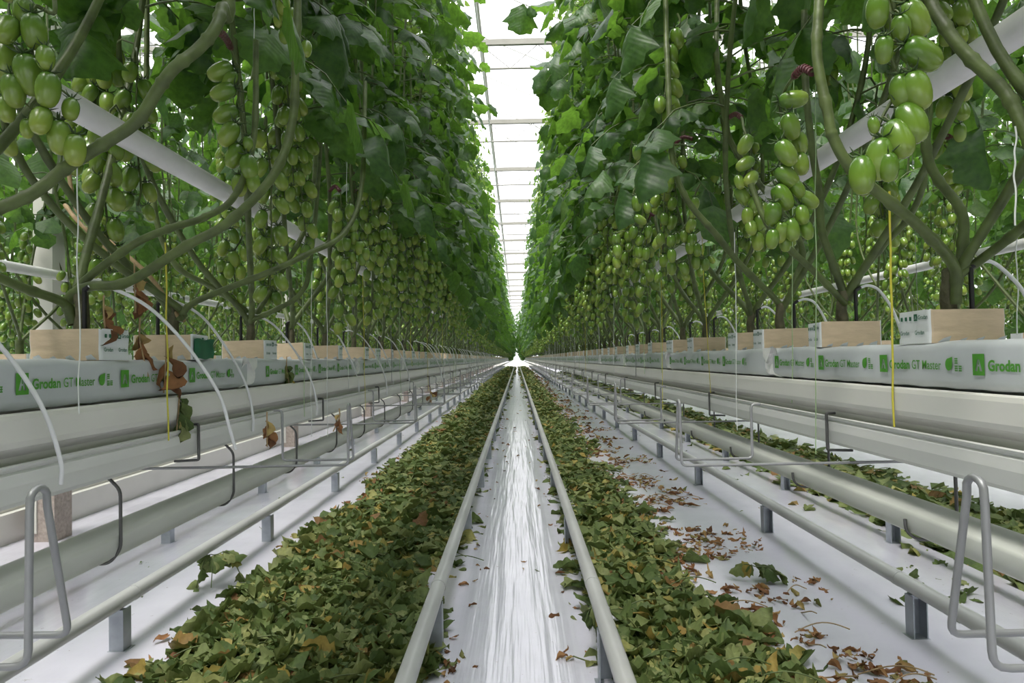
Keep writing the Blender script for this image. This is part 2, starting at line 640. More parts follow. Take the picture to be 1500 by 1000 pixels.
def stem_paths(rng, top=3.1):
    """three stems leaving the trunk, laid along the row, then climbing; +x is the aisle side"""
    out = []
    sg = 1 if rng.random() < .5 else -1
    for k, (sx, sy) in enumerate(((1, sg), (-1, -sg), (1, -sg))):
        ln = rng.uniform(.18, .5)
        x1 = sx * rng.uniform(.12, .23)
        pts = [(0, 0, .05), (sx * .02, sy * .03, .10),
               (x1 * .5, sy * ln * .45, .10 + ln * .35 + rng.uniform(0, .06)),
               (x1 * .85, sy * ln * .85, .22 + ln * .8),
               (x1 * .9, sy * (ln + .04), .55 + ln * .7),
               (x1 * .62 + rng.normal(0, .02), sy * (ln + .05), 1.25),
               (x1 * .72 + rng.normal(0, .03), sy * (ln + .05) + rng.normal(0, .03), 2.2),
               (x1 * .95 + rng.normal(0, .03), sy * (ln + .05) + rng.normal(0, .04), top + rng.uniform(-.15, .1))]
        out.append(np.array(pts))
    return out


def trunk_geo(rng):
    mb = MB()
    tube(mb, smooth_path([(0, 0, -.012), (.004, 0, .03), (0, .002, .06), (0, 0, .075)], 3), [.0135] * 3 + [.012] * 3 + [.013] * 3 + [.010], 10, 0)
    return mb


def stem_geo(path, rng, n=8, r=.0095):
    P = smooth_path(path, 6)
    rad = np.linspace(r, r * .55, len(P)) * (1 + .18 * (np.arange(len(P)) % 5 == 0))
    mb = MB()
    tube(mb, P, rad, n, 0)
    return mb, P


def trusses_for(path, rng, kmax=4, zr=(.52, 1.0)):
    """(point, azimuth) where trusses hang from a stem"""
    out = []
    P = smooth_path(path, 8)
    zs = np.sort(rng.uniform(*zr, kmax))
    for z in zs:
        i = int(np.argmin(np.abs(P[:, 2] - z)))
        sx = 1 if P[-1, 0] > 0 else -1
        out.append((P[i], (0 if sx > 0 else PI) + rng.normal(0, .8)))
    return out


NEAR_VARIANTS, MID_VARIANTS = [], []
for k in range(7):
    rng = np.random.default_rng(100 + k)
    paths = stem_paths(rng)
    fol = MB()
    sm = [smooth_path(p, 6) for p in paths]
    leaves_on(fol, sm, rng, T_HI, .98 if k == 6 else .62, 3.0, .125, 0, 1)
    leaves_on(fol, sm, rng, T_MID, 2.1, 3.3, .07, 2, 1, (.24, .40), .5)
    NEAR_VARIANTS.append(dict(
        paths=paths,
        trunk=trunk_geo(rng).mesh('trunk', [STEMO]),
        stems=[stem_geo(p, rng)[0].mesh('stem', [STEM]) for p in paths],
        foliage=fol.mesh('foliage', [LEAF, STEM, YOUNG]),
        trusses=[t for p, kk in zip(paths, (3, 3, 2)) for t in trusses_for(p, rng, kk)]))
TRUSS_VARIANTS = []
for k in range(6):
    rng = np.random.default_rng(300 + k)
    pts, fr = truss_design(rng, None, 0.0)
    TRUSS_VARIANTS.append(dict(pts=pts, fr=fr, mesh=rachis_geo(pts, fr, 0, 1 if k % 2 else None).mesh('truss', [STEM, BRACE]),
                               joined=truss_joined(rng, TOM_GEO[k % 3], 0.0, None, 0, 1, (1, 2)).mesh('truss', [STEM, FRUIT, CALYX])))
for k in range(6):
    rng = np.random.default_rng(500 + k)
    paths = stem_paths(rng)
    sm = [smooth_path(p, 3) for p in paths]
    fol, st = MB(), MB()
    leaves_on(fol, sm, rng, T_MID, .62, 3.0, .125, 0, 1)
    leaves_on(fol, sm, rng, T_LOW, 2.1, 3.3, .08, 2, None, (.24, .40), .55)
    tube(st, [(0, 0, -.01), (0, 0, .07)], .018, 6, 0)
    for p in sm:
        tube(st, p, np.linspace(.009, .005, len(p)), 5, 0, False)
    tr = [t for p, kk in zip(paths, (4, 3, 3)) for t in trusses_for(p, rng, kk, (.40, .98))]
    MID_VARIANTS.append(dict(foliage=fol.mesh('foliage', [LEAF, STEM, YOUNG]), stem=st.mesh('stem', [STEM]), trusses=tr))
SPARSE = []
for k in range(3):
    rng = np.random.default_rng(560 + k)
    fol = MB()
    leaves_on(fol, [smooth_path(p, 3) for p in stem_paths(rng)], rng, T_MID, .75, 3.2, .20, 0, 1)
    SPARSE.append(fol.mesh('foliage', [LEAF, STEM]))
MID_TRUSS = []
for k in range(5):
    rng = np.random.default_rng(600 + k)
    MID_TRUSS.append(truss_joined(rng, TOM_MID, 0.0, None, 0, 1, (1, 1)).mesh('truss', [STEM, FRUIT]))


def block_geo(mb, mo=0, d2=.045, w2=.068, h=.058):
    """block standing below z = 0: card sides toward and away from the camera, white wrap on the other two"""
    v = np.array([(-w2, -d2, -h), (w2, -d2, -h), (w2, d2, -h), (-w2, d2, -h), (-w2, -d2, 0), (w2, -d2, 0), (w2, d2, 0), (-w2, d2, 0)])
    mb.add(v, [(0, 1, 5, 4), (2, 3, 7, 6)], mo, smooth=False)
    mb.add(v, [(1, 2, 6, 5), (3, 0, 4, 7)], mo + 1, smooth=False)
    mb.add(v, [(4, 5, 6, 7), (3, 2, 1, 0)], mo + 2, smooth=False)


def far_plant(seed, tpl, tom, step, ntr, zlo=.62):
    rng = np.random.default_rng(seed)
    paths = [smooth_path(p, 2) for p in stem_paths(rng)]
    mb = MB()
    leaves_on(mb, paths, rng, tpl, zlo, 3.2, step, 0, None, size=1.25)
    for p in paths:
        tube(mb, p, .009, 3, 1, False)
        for q, az in trusses_for(p, rng, ntr, (.36, .95)):
            mb.merge(truss_joined(rng, tom, az, 9), q)
    block_geo(mb, 3)
    return mb


FAR_GEO = [far_plant(700 + k, T_LOW, TOM_LOW, .15, 3) for k in range(5)]
LOW_GEO = [far_plant(800 + k, T_LOW, TOM_LOW, .17, 1, -.1) for k in range(4)]
FAR_VARIANTS = [g.mesh('tomato_plant', [LEAF, STEM, FRUIT, CARD, WRAP, WOOL]) for g in FAR_GEO]


# the block: a slightly rounded prism with torn flaps at its foot
def block_mesh(seed, flaps=True):
    rng = np.random.default_rng(seed)
    w2, d2, h = .068, .045, .058
    mb = MB()
    # rounded outline sampled round the block
    def outline(k, q):
        r = .007
        pts, mats = [], []
        for cx, cy, a0 in ((w2 - r, -d2 + r, -PI / 2), (w2 - r, d2 - r, 0), (-w2 + r, d2 - r, PI / 2), (-w2 + r, -d2 + r, PI)):
            for i in range(4):
                a = a0 + i * PI / 6
                pts.append((cx + r * math.cos(a), cy + r * math.sin(a)))
        return np.array(pts)
    o = outline(0, 0)
    zs = [-h, -h * .66, -h * .33, 0]
    V = []
    for i, z in enumerate(zs):
        ww = 1 + rng.normal(0, .006)
        V.append(np.column_stack([o * ww, np.full(len(o), z + (rng.normal(0, .0012, len(o)) if i == 3 else 0))]))
    n = len(o)
    V = np.concatenate(V)
    for i in range(3):
        for j in range(n):
            j2 = (j + 1) % n
            mid = (o[j] + o[j2]) / 2
            m = 0 if abs(mid[1]) > d2 - .002 and abs(mid[0]) < w2 - .003 else 1
            mb.add(V[[i * n + j, i * n + j2, (i + 1) * n + j2, (i + 1) * n + j]], [(0, 1, 2, 3)], m, smooth=False)
    mb.add(V[3 * n:] - [0, 0, .004], [list(range(n))], 2, smooth=False)
    mb.add(V[:n][::-1], [list(range(n))], 2, smooth=False)
    if flaps:
        for k in range(4):
            x = -w2 + .012 + k * .031 + rng.normal(0, .003)
            a = rng.uniform(.010, .016)
            mb.add([(x, -d2 - .0005, -h + .001), (x + a * 1.3, -d2 - .0005, -h + .001), (x + a * 1.1, -d2 - .012, -h + a * .75), (x + a * .3, -d2 - .010, -h + a * .5)], [(0, 1, 2, 3)], 1, smooth=False)
    return mb.mesh('rockwool_block', [CARD, WRAP, WOOL])


BLOCKS = [block_mesh(k) for k in range(4)]


# printed lettering as thin meshes in a plane: x reads, y is up
def text_mesh(txt, height, width, bold=0.0, shear=0.0):
    cu = bpy.data.curves.new('lettering', 'FONT')
    cu.body = txt
    cu.size = 1
    cu.offset = bold
    cu.shear = shear
    cu.resolution_u = 3
    o = bpy.data.objects.new('lettering', cu)
    C.objects.link(o)
    dg = bpy.context.evaluated_depsgraph_get()
    me = bpy.data.meshes.new_from_object(o.evaluated_get(dg))
    bpy.data.objects.remove(o)
    bpy.data.curves.remove(cu)
    V = np.array([v.co[:] for v in me.vertices])
    fs = [tuple(p.vertices) for p in me.polygons]
    bpy.data.meshes.remove(me)
    lo, hi = V.min(0), V.max(0)
    V[:, 0] = (V[:, 0] - lo[0]) * width / (hi[0] - lo[0])
    V[:, 1] = V[:, 1] * height / .70
    V[:, 2] = 0
    return V, fs


def add_text(mb, tm, x, y, mat=0):
    V, fs = tm
    W = V + [x, y, 0]
    for k in sorted({len(f) for f in fs}):
        mb.add(W, [f for f in fs if len(f) == k], mat, smooth=False)


TX_A = text_mesh('Grodan', .0155, .065, .032)
TX_B = text_mesh('GT Master', .0155, .083, .004)
TX_C = text_mesh('Grodan', .007, .026, .018)


def logo_square(mb, x, y, s, mat=0):
    """green square with a pale road running to a point, as outline pieces round it"""
    w = s * .82
    P = lambda a, b: (x + a * w, y + b * s, 0)
    quads = [[P(0, 0), P(.16, 0), P(.16, 1), P(0, 1)], [P(.84, 0), P(1, 0), P(1, 1), P(.84, 1)],
             [P(.16, .74), P(.84, .74), P(.84, 1), P(.16, 1)], [P(.16, 0), P(.84, 0), P(.84, .2), P(.16, .2)],
             [P(.16, .2), P(.2, .2), P(.42, .74), P(.16, .74)], [P(.8, .2), P(.84, .2), P(.84, .74), P(.58, .74)],
             [P(.4, .2), P(.6, .2), P(.55, .42), P(.45, .42)], [P(.46, .5), P(.54, .5), P(.515, .72), P(.485, .72)]]
    for q in quads:
        mb.add(q, [(0, 1, 2, 3)], mat, smooth=False)


def bag_print(mb, x, yc):
    logo_square(mb, x, yc - .016, .0325)
    add_text(mb, TX_A, x + .034, yc - .0085)
    add_text(mb, TX_B, x + .106, yc - .0085)
    # leaf emblem: rounded shield with one pointed corner
    a = np.linspace(PI * .5, PI * 1.95, 14)
    pts = [(x + .209 + .0088 * math.cos(t), yc + .010 * math.sin(t), 0) for t in a] + [(x + .218, yc + .003, 0), (x + .219, yc + .0125, 0)]
    mb.add(pts, [list(range(len(pts)))], 0, smooth=False)
    # four small stacked marks like printed characters
    for cx, cy, n in ((x + .228, yc + .0055, 0), (x + .2375, yc - .0065, 1), (x + .228, yc - .0065, 2)):
        for r in range(3):
            yy = cy - .0042 + r * .0036
            mb.add([(cx - .0038, yy, 0), (cx + .0038, yy, 0), (cx + .0038, yy + .0018, 0), (cx - .0038, yy + .0018, 0)], [(0, 1, 2, 3)], 0, smooth=False)
        for q in (-.0025, .0012):
            mb.add([(cx + q, cy - .0042, 0), (cx + q + .0014, cy - .0042, 0), (cx + q + .0014, cy + .0045, 0), (cx + q, cy + .0045, 0)], [(0, 1, 2, 3)], 0, smooth=False)


def on_face(mb, side):
    """turn a print lying in its own plane onto the aisle face: left row (side -1) reads away, right row reads toward the camera"""
    out = MB()
    for v, f, m, uv, s in mb.p:
        w = np.zeros_like(v)
        w[:, 1] = v[:, 0] * (1 if side < 0 else -1)
        w[:, 2] = v[:, 1]
        w[:, 0] = v[:, 2] * (1 if side < 0 else -1)
        out.add(w, f, m, uv, s)
    return out


BLOCK_PRINT = {}
for side in (-1, 1):
    m = MB()
    logo_square(m, .004, .010, .012)
    add_text(m, TX_C, .016, .0125)
    for k in range(3):
        box(m, -.034 + k * .0125, -.028 + k * .0125, .011, .018, 0, .0002)
    add_text(m, TX_C, -.036, -.014)
    add_text(m, TX_C, .006, -.014)
    BLOCK_PRINT[side] = on_face(m, side).mesh('printed_lettering', [INKD])

ORD = ['first', 'second', 'third', 'fourth', 'fifth', 'sixth', 'seventh', 'eighth', 'ninth', 'tenth', 'eleventh', 'twelfth', 'thirteenth',
       'fourteenth', 'fifteenth', 'sixteenth', 'seventeenth', 'eighteenth', 'nineteenth', 'twentieth']
SIDE = {-1: 'left', 1: 'right'}
YEND = 76.0


# ------------------------------------------------------------------ setting
def st(name, mb, mats, smooth=None):
    o = link(name, mb.mesh(name, mats))
    o['kind'] = 'structure'
    return o


mb = MB()
fx = [(-14, 0), (-2.9, 0.0), (-2.0, .0), (-1.97, .018), (-1.30, .018), (-1.255, 0), (-.62, 0), (-.30, .004), (-.2, 0), (.2, 0), (.30, .004), (.62, 0),
      (1.255, 0), (1.30, .018), (1.97, .018), (2.0, 0), (2.9, 0), (14, 0)]
fy = np.concatenate([np.arange(-3, 12, .25), np.arange(12, 84, 3)])
rngf = np.random.default_rng(5)
V = np.zeros((len(fy), len(fx), 3))
V[:, :, 1] = fy[:, None]
for j, (x, z) in enumerate(fx):
    V[:, j, 0] = x + (rngf.normal(0, .008, len(fy)) if 0 < j < len(fx) - 1 else 0)
    V[:, j, 2] = z + (np.abs(rngf.normal(0, .0015, len(fy))) if 0 < j < len(fx) - 1 else 0)
n = len(fx)
i, j = np.meshgrid(np.arange(len(fy) - 1), np.arange(n - 1), indexing='ij')
mb.add(V.reshape(-1, 3), np.stack([i * n + j, i * n + j + 1, (i + 1) * n + j + 1, (i + 1) * n + j], -1).reshape(-1, 4))
st('floor', mb, [FILM])

mb = MB()
box(mb, -14, 14, YEND + .8, 84, .003, .03)
st('trim_1', mb, [PATHM])

# kerb beside the columns on the left, and its twin beyond the right rows
for nm, xs in (('trim_2', -2.80), ('trim_3', 5.42)):
    mb = MB()
    extrude_y(mb, [(xs - .22, 0), (xs + .0, 0), (xs + .0, .165), (xs - .05, .165), (xs - .05, .205), (xs - .10, .215), (xs - .22, .215)], [-3, YEND], 0)
    st(nm, mb, [STEELW])

GY = [3.87 + 4.08 * k for k in range(-1, 19)]
# lattice girders across the house
for k, gy in enumerate(GY):
    mb = MB()
    box(mb, -13, 13, gy - .035, gy + .035, 6.55, 6.65)
    tube(mb, [(-13, gy, 6.13), (13, gy, 6.13)], .018, 6)
    for q in range(26):
        x = -13 + q
        tube(mb, [(x, gy, 6.13), (x + .5, gy, 6.55)], .008, 4)
        tube(mb, [(x + .5, gy, 6.55), (x + 1, gy, 6.13)], .008, 4)
    st('trim_%d' % (10 + k), mb, [GIRD])
# glass roof of low ridges, its ridge and valley bars
mb, bars = MB(), MB()
xs = np.arange(-14.6, 14.7, 2.0)
for q in range(len(xs) - 1):
    z0, z1 = (6.95, 7.85) if q % 2 == 0 else (7.85, 6.95)
    mb.add([(xs[q], -4, z0), (xs[q + 1], -4, z1), (xs[q + 1], 84, z1), (xs[q], 84, z0)], [(0, 1, 2, 3)], smooth=False)
    for yb in np.arange(-4, 84.1, 2.04):
        box_z = [(xs[q], yb, z0 - .02), (xs[q + 1], yb, z1 - .02)]
        tube(bars, box_z, .014, 4)
for q, x in enumerate(xs):
    z = 6.95 if q % 2 == 0 else 7.85
    box(bars, x - (.08 if q % 2 == 0 else .025), x + (.08 if q % 2 == 0 else .025), -4, 84, z - .1, z - .02)
st('ceiling', mb, [GLASS])
st('trim_4', bars, [STEELW])
# valley struts standing on the girders
mb = MB()
for gy in GY:
    for q, x in enumerate(xs):
        if q % 2 == 0 and -13 < x < 13:
            box(mb, x - .03, x + .03, gy - .03, gy + .03, 6.65, 6.9)
st('trim_5', mb, [STEELW])
# glass walls
for nm, a, b_, ax in (('wall_back', -14.6, 14.6, 'x'), ('wall_left', -4, 84, 'y'), ('wall_right', -4, 84, 'y')):
    mb = MB()
    if ax == 'x':
        box(mb, a, b_, 84, 84.02, 0, 6.95, 0)
        for x in np.arange(a, b_ + .1, 2.0):
            box(mb, x - .03, x + .03, 83.94, 84.0, 0, 7.0, 1)
        for z in (.5, 2.5, 4.6):
            box(mb, a, b_, 83.95, 84.0, z - .025, z + .025, 1)
        box(mb, a, b_, 83.9, 84.0, 0, .45, 1)
    else:
        x = -14.6 if nm == 'wall_left' else 14.6
        box(mb, x - .01, x + .01, a, b_, 0, 6.95, 0)
        for y in np.arange(a, b_ + .1, 2.04):
            box(mb, x - .03, x + .03, y - .03, y + .03, 0, 7.0, 1)
        box(mb, x - .05, x + .05, a, b_, 0, .45, 1)
    st(nm, mb, [GLASS, STEELW])

# columns on concrete feet
col_mb = MB()
box(col_mb, -.055, .055, -.055, .055, .40, 6.55)
COLM = col_mb.mesh('shaft', [STEELW])
ft = MB()
box(ft, -.075, .075, -.075, .075, 0, .42)
FOOTM = ft.mesh('concrete_foot', [CONC])
pl = MB()
box(pl, -.08, -.02, -.083, -.076, .05, .46)
PLM = pl.mesh('bracket_plate', [STEELW])
bl = MB()
tube(bl, [(0, 0, 0), (0, -.007, 0)], .009, 8)
BOM = bl.mesh('bolt', [DWIRE])
for sx, nm in ((-2.64, 'left'),):
    for k, gy in enumerate(GY):
        if k == 0 or gy > YEND:
            continue
        e = empty('greenhouse_column', (sx, gy, 0))
        if sx < 0:
            lab = ('white steel column on a concrete foot behind the left gutter, %s from camera' % ('nearest' if k == 1 else ORD[k - 1])) if k < 8 else 'distant white steel column of the line behind left tomato rows'
        else:
            lab = 'white steel column standing beyond the right tomato rows, hidden by leaves'
        tag(e, lab, 'column', 'columns ' + nm + ' of the aisle')
        e['kind'] = 'thing'
        link('shaft', COLM, e)
        f = link('concrete_foot', FOOTM, e)
        if k < 8:
            p = link('bracket_plate', PLM, e)
            for z in (.09, .16, .23):
                link('bolt', BOM, p, (-.05, -.083, z))

# heating and irrigation pipes
def long_pipe(name, x, z, r, mat, label, cat, group=None, y0=-1.5, y1=YEND, n=14, joint=None):
    mb = MB()
    ys = np.arange(y0, y1, 3.0)
    tube(mb, [(x, y, z) for y in ys], r, n, 0)
    if joint:
        for y in ys[1:]:
            tube(mb, [(x, y - .03, z), (x, y + .03, z)], r * 1.06, n, 0)
    o = link(name, mb.mesh(name, [mat]))
    return tag(o, label, cat, group)


for x, w in ((-.8, 'above the left gutter'), (.8, 'above the right gutter'), (-2.4, 'deep behind the left row, seen above its gutter'), (2.4, 'deep behind the right row, seen between stems')):
    long_pipe('growing_pipe', x, 1.455, .0255, PIPEW, 'white heating pipe running among plants ' + w, 'pipe', 'white pipes in the crop')
long_pipe('overhead_pipe', -.43, 5.57, .013, PIPEW, 'thin grey overhead pipe running along the aisle under the glass roof', 'pipe')

# ------------------------------------------------------------------ pipe rails on posts
POSTM = MB()
for (a, b_, c, d) in ((-.024, .024, -.024, -.020), (-.024, -.020, -.02, .024), (.020, .024, -.02, .024)):
    box(POSTM, a, b_, c, d, 0, .155)
box(POSTM, -.028, .034, -.028, .028, 0, .003)
box(POSTM, -.020, .020, -.02, .0, .140, .155)
POST = POSTM.mesh('post', [GALV])
RAILSPEC = [(-.2685, .86, 'left rail of the middle track, beside the green leaf heap', 0),
            (.2685, 2.05, 'right rail of the middle track, white film on its left', 0),
            (-1.3315, .95, 'grey rail standing clear on posts, beyond the left leaf heap', .018),
            (1.3315, .94, 'grey rail standing clear on posts, among brown scraps on the right', .018),
            (-1.8685, .95, 'far rail of the left neighbouring track, mostly hidden by the low white channel', .018),
            (1.8685, .70, 'far rail of the right neighbouring track, mostly hidden by the low white channel', .018)]
for x, y0, lab, zf in RAILSPEC:
    e = empty('pipe_rail', (x, 0, zf))
    tag(e, lab, 'rail', 'pipe rails on posts')
    mb = MB()
    ys = np.arange(-1.5, YEND, 5.8)
    tube(mb, [(0, y, .1785 - zf) for y in ys], .0255, 16, 0)
    for y in (ys[1:] - 1.9):
        tube(mb, [(0, y - .012, .1785 - zf), (0, y + .012, .1785 - zf)], .0268, 16, 0)
    link('rail_pipe', mb.mesh('rail_pipe', [RAIL]), e)
    k = 0
    step = 1.44 if abs(x) < 1 else 1.36
    y = y0 - step
    while y < YEND - 1:
        q = link('post', POST, e, (0, y, 0), rotz=(PI if x > 0 else 0) + (0 if k % 2 else 0))
        q.scale = (1, 1, 1 if zf == 0 else (.153 - zf) / .153)
        y += step
        k += 1

# ------------------------------------------------------------------ gutters
YS = [-1.5, YEND]


def mir(prof, side, cx=.8):
    """profile given for the right side (aisle toward -x), mirrored for the left; cx is the row's centre"""
    return [((cx + p[0]) * side if True else 0, p[1]) for p in prof]


def gutter(cx, side, label, group):
    e = empty('growing_gutter', (0, 0, 0))
    tag(e, label, 'gutter', group)
    # upper trough: flat bed, rounded lip, upright bright face, then a face that turns in under it
    half = [(-.070, .896), (-.092, .9005), (-.100, .903), (-.106, .900), (-.1075, .893), (-.106, .862), (-.103, .853), (-.097, .849), (-.084, .838), (-.078, .79)]
    prof = half + [(-a, b) for a, b in half[::-1]]
    P = np.array([(cx * side + a * side, b) for a, b in prof])
    mb = MB()
    extrude_y(mb, P, YS, 0, True, False)
    link('bed', mb.mesh('bed', [GUTTER]), e)
    # drain channel hung below, with its own rolled lip
    ch = [(-.110, .825), (-.112, .829), (-.106, .8305), (-.101, .826), (-.1025, .822), (-.1095, .817), (-.1095, .800), (-.105, .776), (-.096, .768), (-.07, .764), (.07, .764), (.096, .768), (.105, .776), (.1095, .80), (.1095, .817), (.106, .83)]
    inner = [(a * .96, b + .004) for a, b in ch[::-1][:11]]
    mb = MB()
    extrude_y(mb, np.array([(cx * side + a * side, b) for a, b in ch + inner]), YS, 0, True, False)
    link('drain_channel', mb.mesh('drain_channel', [CHANNEL]), e)
    # hanger wires up to the girders
    hw = MB()
    tube(hw, [(0, 0, .85), (0, 0, 6.13)], .0016, 5)
    HW = hw.mesh('hanger_wire', [WIRE])
    for gy in GY:
        if gy < YEND:
            for sx in (-.109, .109):
                link('hanger_wire', HW, e, (cx * side + sx, gy, 0))
    return e


gutter(.8, -1, 'long white growing gutter with printed grey bags on it, left of the aisle', 'growing gutters')
gutter(.8, 1, 'long white growing gutter with printed white bags on it, right of the aisle', 'growing gutters')
gutter(2.4, -1, 'next growing gutter hidden behind the left row of plants', 'growing gutters')
gutter(2.4, 1, 'next growing gutter hidden behind the right row of plants', 'growing gutters')

# low collecting channels slung on hooks under the gutters
def low_channel(xc, z0, label):
    outer = [(-.037, 1), (-.0405, .97), (-.0415, .86), (-.0405, .50), (-.036, .22), (-.024, .05), (0, 0), (.024, .05), (.036, .22), (.0405, .50), (.0415, .86), (.0405, .97), (.037, 1), (.02, 1.06), (0, 1.09), (-.02, 1.06)]
    mb = MB()
    extrude_y(mb, np.array([(xc + a, z0 + b * .047) for a, b in outer]), YS, 0, True, True)
    o = link('collecting_channel', mb.mesh('collecting_channel', [LCH]))
    tag(o, label, 'channel', 'low channels under the gutters')


low_channel(-.742, .617, 'low white channel slung on dark hooks under the left gutter')
low_channel(.742, .640, 'low white channel slung on dark hooks under the right gutter')

# ------------------------------------------------------------------ bags
def bag_geo(side, seed, Lb=1.262):
    rng = np.random.default_rng(seed)
    w, h, r = .080, .076, .014
    sec, nr = [], 5
    for cx, cz, a0 in ((w - r, r, -PI / 2), (w - r, h - r, 0), (-w + r, h - r, PI / 2), (-w + r, r, PI)):
        for i in range(nr):
            a = a0 + i * PI / 2 / (nr - 1)
            sec.append((cx + r * math.cos(a), cz + r * math.sin(a)))
    sec = np.array(sec)
    c = np.array([0, h / 2])
    m = 44
    V = []
    ys = np.linspace(0, Lb, m)
    ph = rng.random(8) * 6
    for i, y in enumerate(ys):
        u = y / Lb
        e = min(u, 1 - u) * Lb
        k = 1 - .10 * max(0, 1 - e / .03)
        s = (sec - c) * k + c
        top = s[:, 1] > h * .6
        wob = .0013 * np.sin(y * 21 + ph[0]) + .0012 * np.sin(y * 47 + ph[1]) + .0016 * np.sin(y * 7.5 + ph[2])
        s = s.copy()
        s[:, 1] += np.where(top, wob, 0)
        s[:, 1] = np.where(s[:, 1] < .004, np.abs(.0018 * math.sin(y * 33 + ph[3])), s[:, 1])
        bulge = .0010 * math.sin(y * 29 + ph[4])
        s[:, 0] *= 1 + bulge / .08
        V.append(np.column_stack([s[:, 0], np.full(len(s), y), s[:, 1]]))
    mb = MB()
    n = len(sec)
    i, j = np.meshgrid(np.arange(m - 1), np.arange(n), indexing='ij')
    f = np.stack([i * n + j, i * n + (j + 1) % n, (i + 1) * n + (j + 1) % n, (i + 1) * n + j], -1).reshape(-1, 4)
    mb.add(np.concatenate(V), f, 0)
    mb.add(V[0], [list(range(n))], 0, smooth=False)
    mb.add(V[-1][::-1], [list(range(n))], 0, smooth=False)
    return mb


def bag_fold_geo(side, far):
    """the white welded end folded over: a creased tongue with a pointed flap"""
    s = -side
    mb = MB()
    X = s * .0835
    y0 = 1.2 if far else 0.0
    sg = 1 if far else -1
    rows = []
    for u in np.linspace(0, 1, 6):
        y = y0 + sg * (-.005 + .078 * u)
        for q in np.linspace(0, 1, 6):
            z = .012 + .066 * q - .012 * u * (1 - q)
            rows.append((X + s * (.004 * math.sin(q * 5 + u * 3) - .01 * u * (1 - q)), y, z - .002 * math.sin(u * 7)))
    V = np.array(rows)
    f = [(a * 6 + b_, a * 6 + b_ + 1, (a + 1) * 6 + b_ + 1, (a + 1) * 6 + b_) for a in range(5) for b_ in range(5)]
    mb.add(V, f, 0, smooth=False)
    back = V.copy()
    back[:, 0] -= s * .003
    mb.add(back, [q[::-1] for q in f], 0, smooth=False)
    mb.add([(X + s * .001, y0 - sg * .03, .079), (X + s * .006, y0 + sg * .05, .079), (X + s * .012, y0 + sg * .028, .040), (X + s * .004, y0 - sg * .018, .055)], [(0, 1, 2, 3)], 0, smooth=False)
    return mb


BAGS = {sd: [bag_geo(sd, 40 + k).mesh('grow_bag', [BAGM]) for k in range(3)] for sd in (-1, 1)}
FOLDS = {sd: bag_fold_geo(sd, False).mesh('end_fold', [BAGF]) for sd in (-1, 1)}
PRINTS = {}
for sd in (-1, 1):
    m = MB()
    bag_print(m, 0, .040)
    PRINTS[sd] = on_face(m, sd).mesh('printed_lettering', [INK])
for cx in (.8, 2.4):
    for sd in (-1, 1):
        y = 1.905 - 2 * 1.27
        k = 0
        if cx < 1:
            y += 1.27
        while y < (YEND - 1.3 if cx < 1 else 14):
            e = link('grow_bag', BAGS[sd][k % 3], None, (cx * sd, y, .9035))
            if cx < 1:
                if k < 15:
                    lab = '%s plastic substrate bag with green print, %s along the %s gutter' % ('grey shaded' if sd < 0 else 'pale sunlit', ORD[k], SIDE[sd])
                else:
                    lab = 'far printed substrate bag, tiny on the distant %s gutter' % SIDE[sd]
            else:
                lab = 'substrate bag on the hidden gutter behind the %s row' % SIDE[sd]
            tag(e, lab, 'grow bag', 'bags on the %s%s gutter' % ('' if cx < 1 else 'outer ', SIDE[sd]))
            if cx < 1 and y < 22:
                for r in range(4):
                    p = link('printed_lettering', PRINTS[sd], e, (-sd * .0825, .10 + r * .267 if sd < 0 else 1.215 - r * .267, 0))
                    p['label'] = 'bright green printed lettering'
                q = link('end_fold', FOLDS[sd], e)
                q['label'] = 'white folded bag end'
            y += 1.27
            k += 1

# ------------------------------------------------------------------ blocks along the rows
LB = [.0, .41, .82, 1.279, 1.603, 2.085, 2.465, 2.865, 3.335, 3.745]
RB = [-.05, .36, .77, 1.223, 1.619, 2.001, 2.275, 2.795, 3.155, 3.685]
for a in (LB, RB):
    while a[-1] < YEND - 1:
        a.append(a[-1] + .41)

PLANTS = {}
ntom = 0
SPL = {  # a word on what sets the nearest plants apart
    (-1, 3): 'tomato plant rooted in the largest beige block on the left gutter, stems forking low',
    (-1, 4): 'tomato plant in the left block with a dark green plastic wrap',
    (1, 3): 'tomato plant with thick forked trunk in the largest block on the right gutter',
    (1, 4): 'tomato plant in second block on right gutter, three stems from one trunk',
}


def add_truss(parent, p, az, k, lvl, rng, loc_only=False):
    if lvl == 0:
        tv = TRUSS_VARIANTS[k % 6]
        t = link('truss', tv['mesh'], parent, p, az)
        for c, d, L in tv['fr']:
            o = link('tomato', TOM_MESH[int(rng.integers(3))], t, c)
            o.rotation_euler = Matrix(rot_to(d, rng.random() * 6).tolist()).to_euler()
            o.scale = (L, L, L)
        return t
    return link('truss', TRUSS_VARIANTS[k % 6]['joined'] if lvl == 1 else MID_TRUSS[k % 5], parent, p, az)


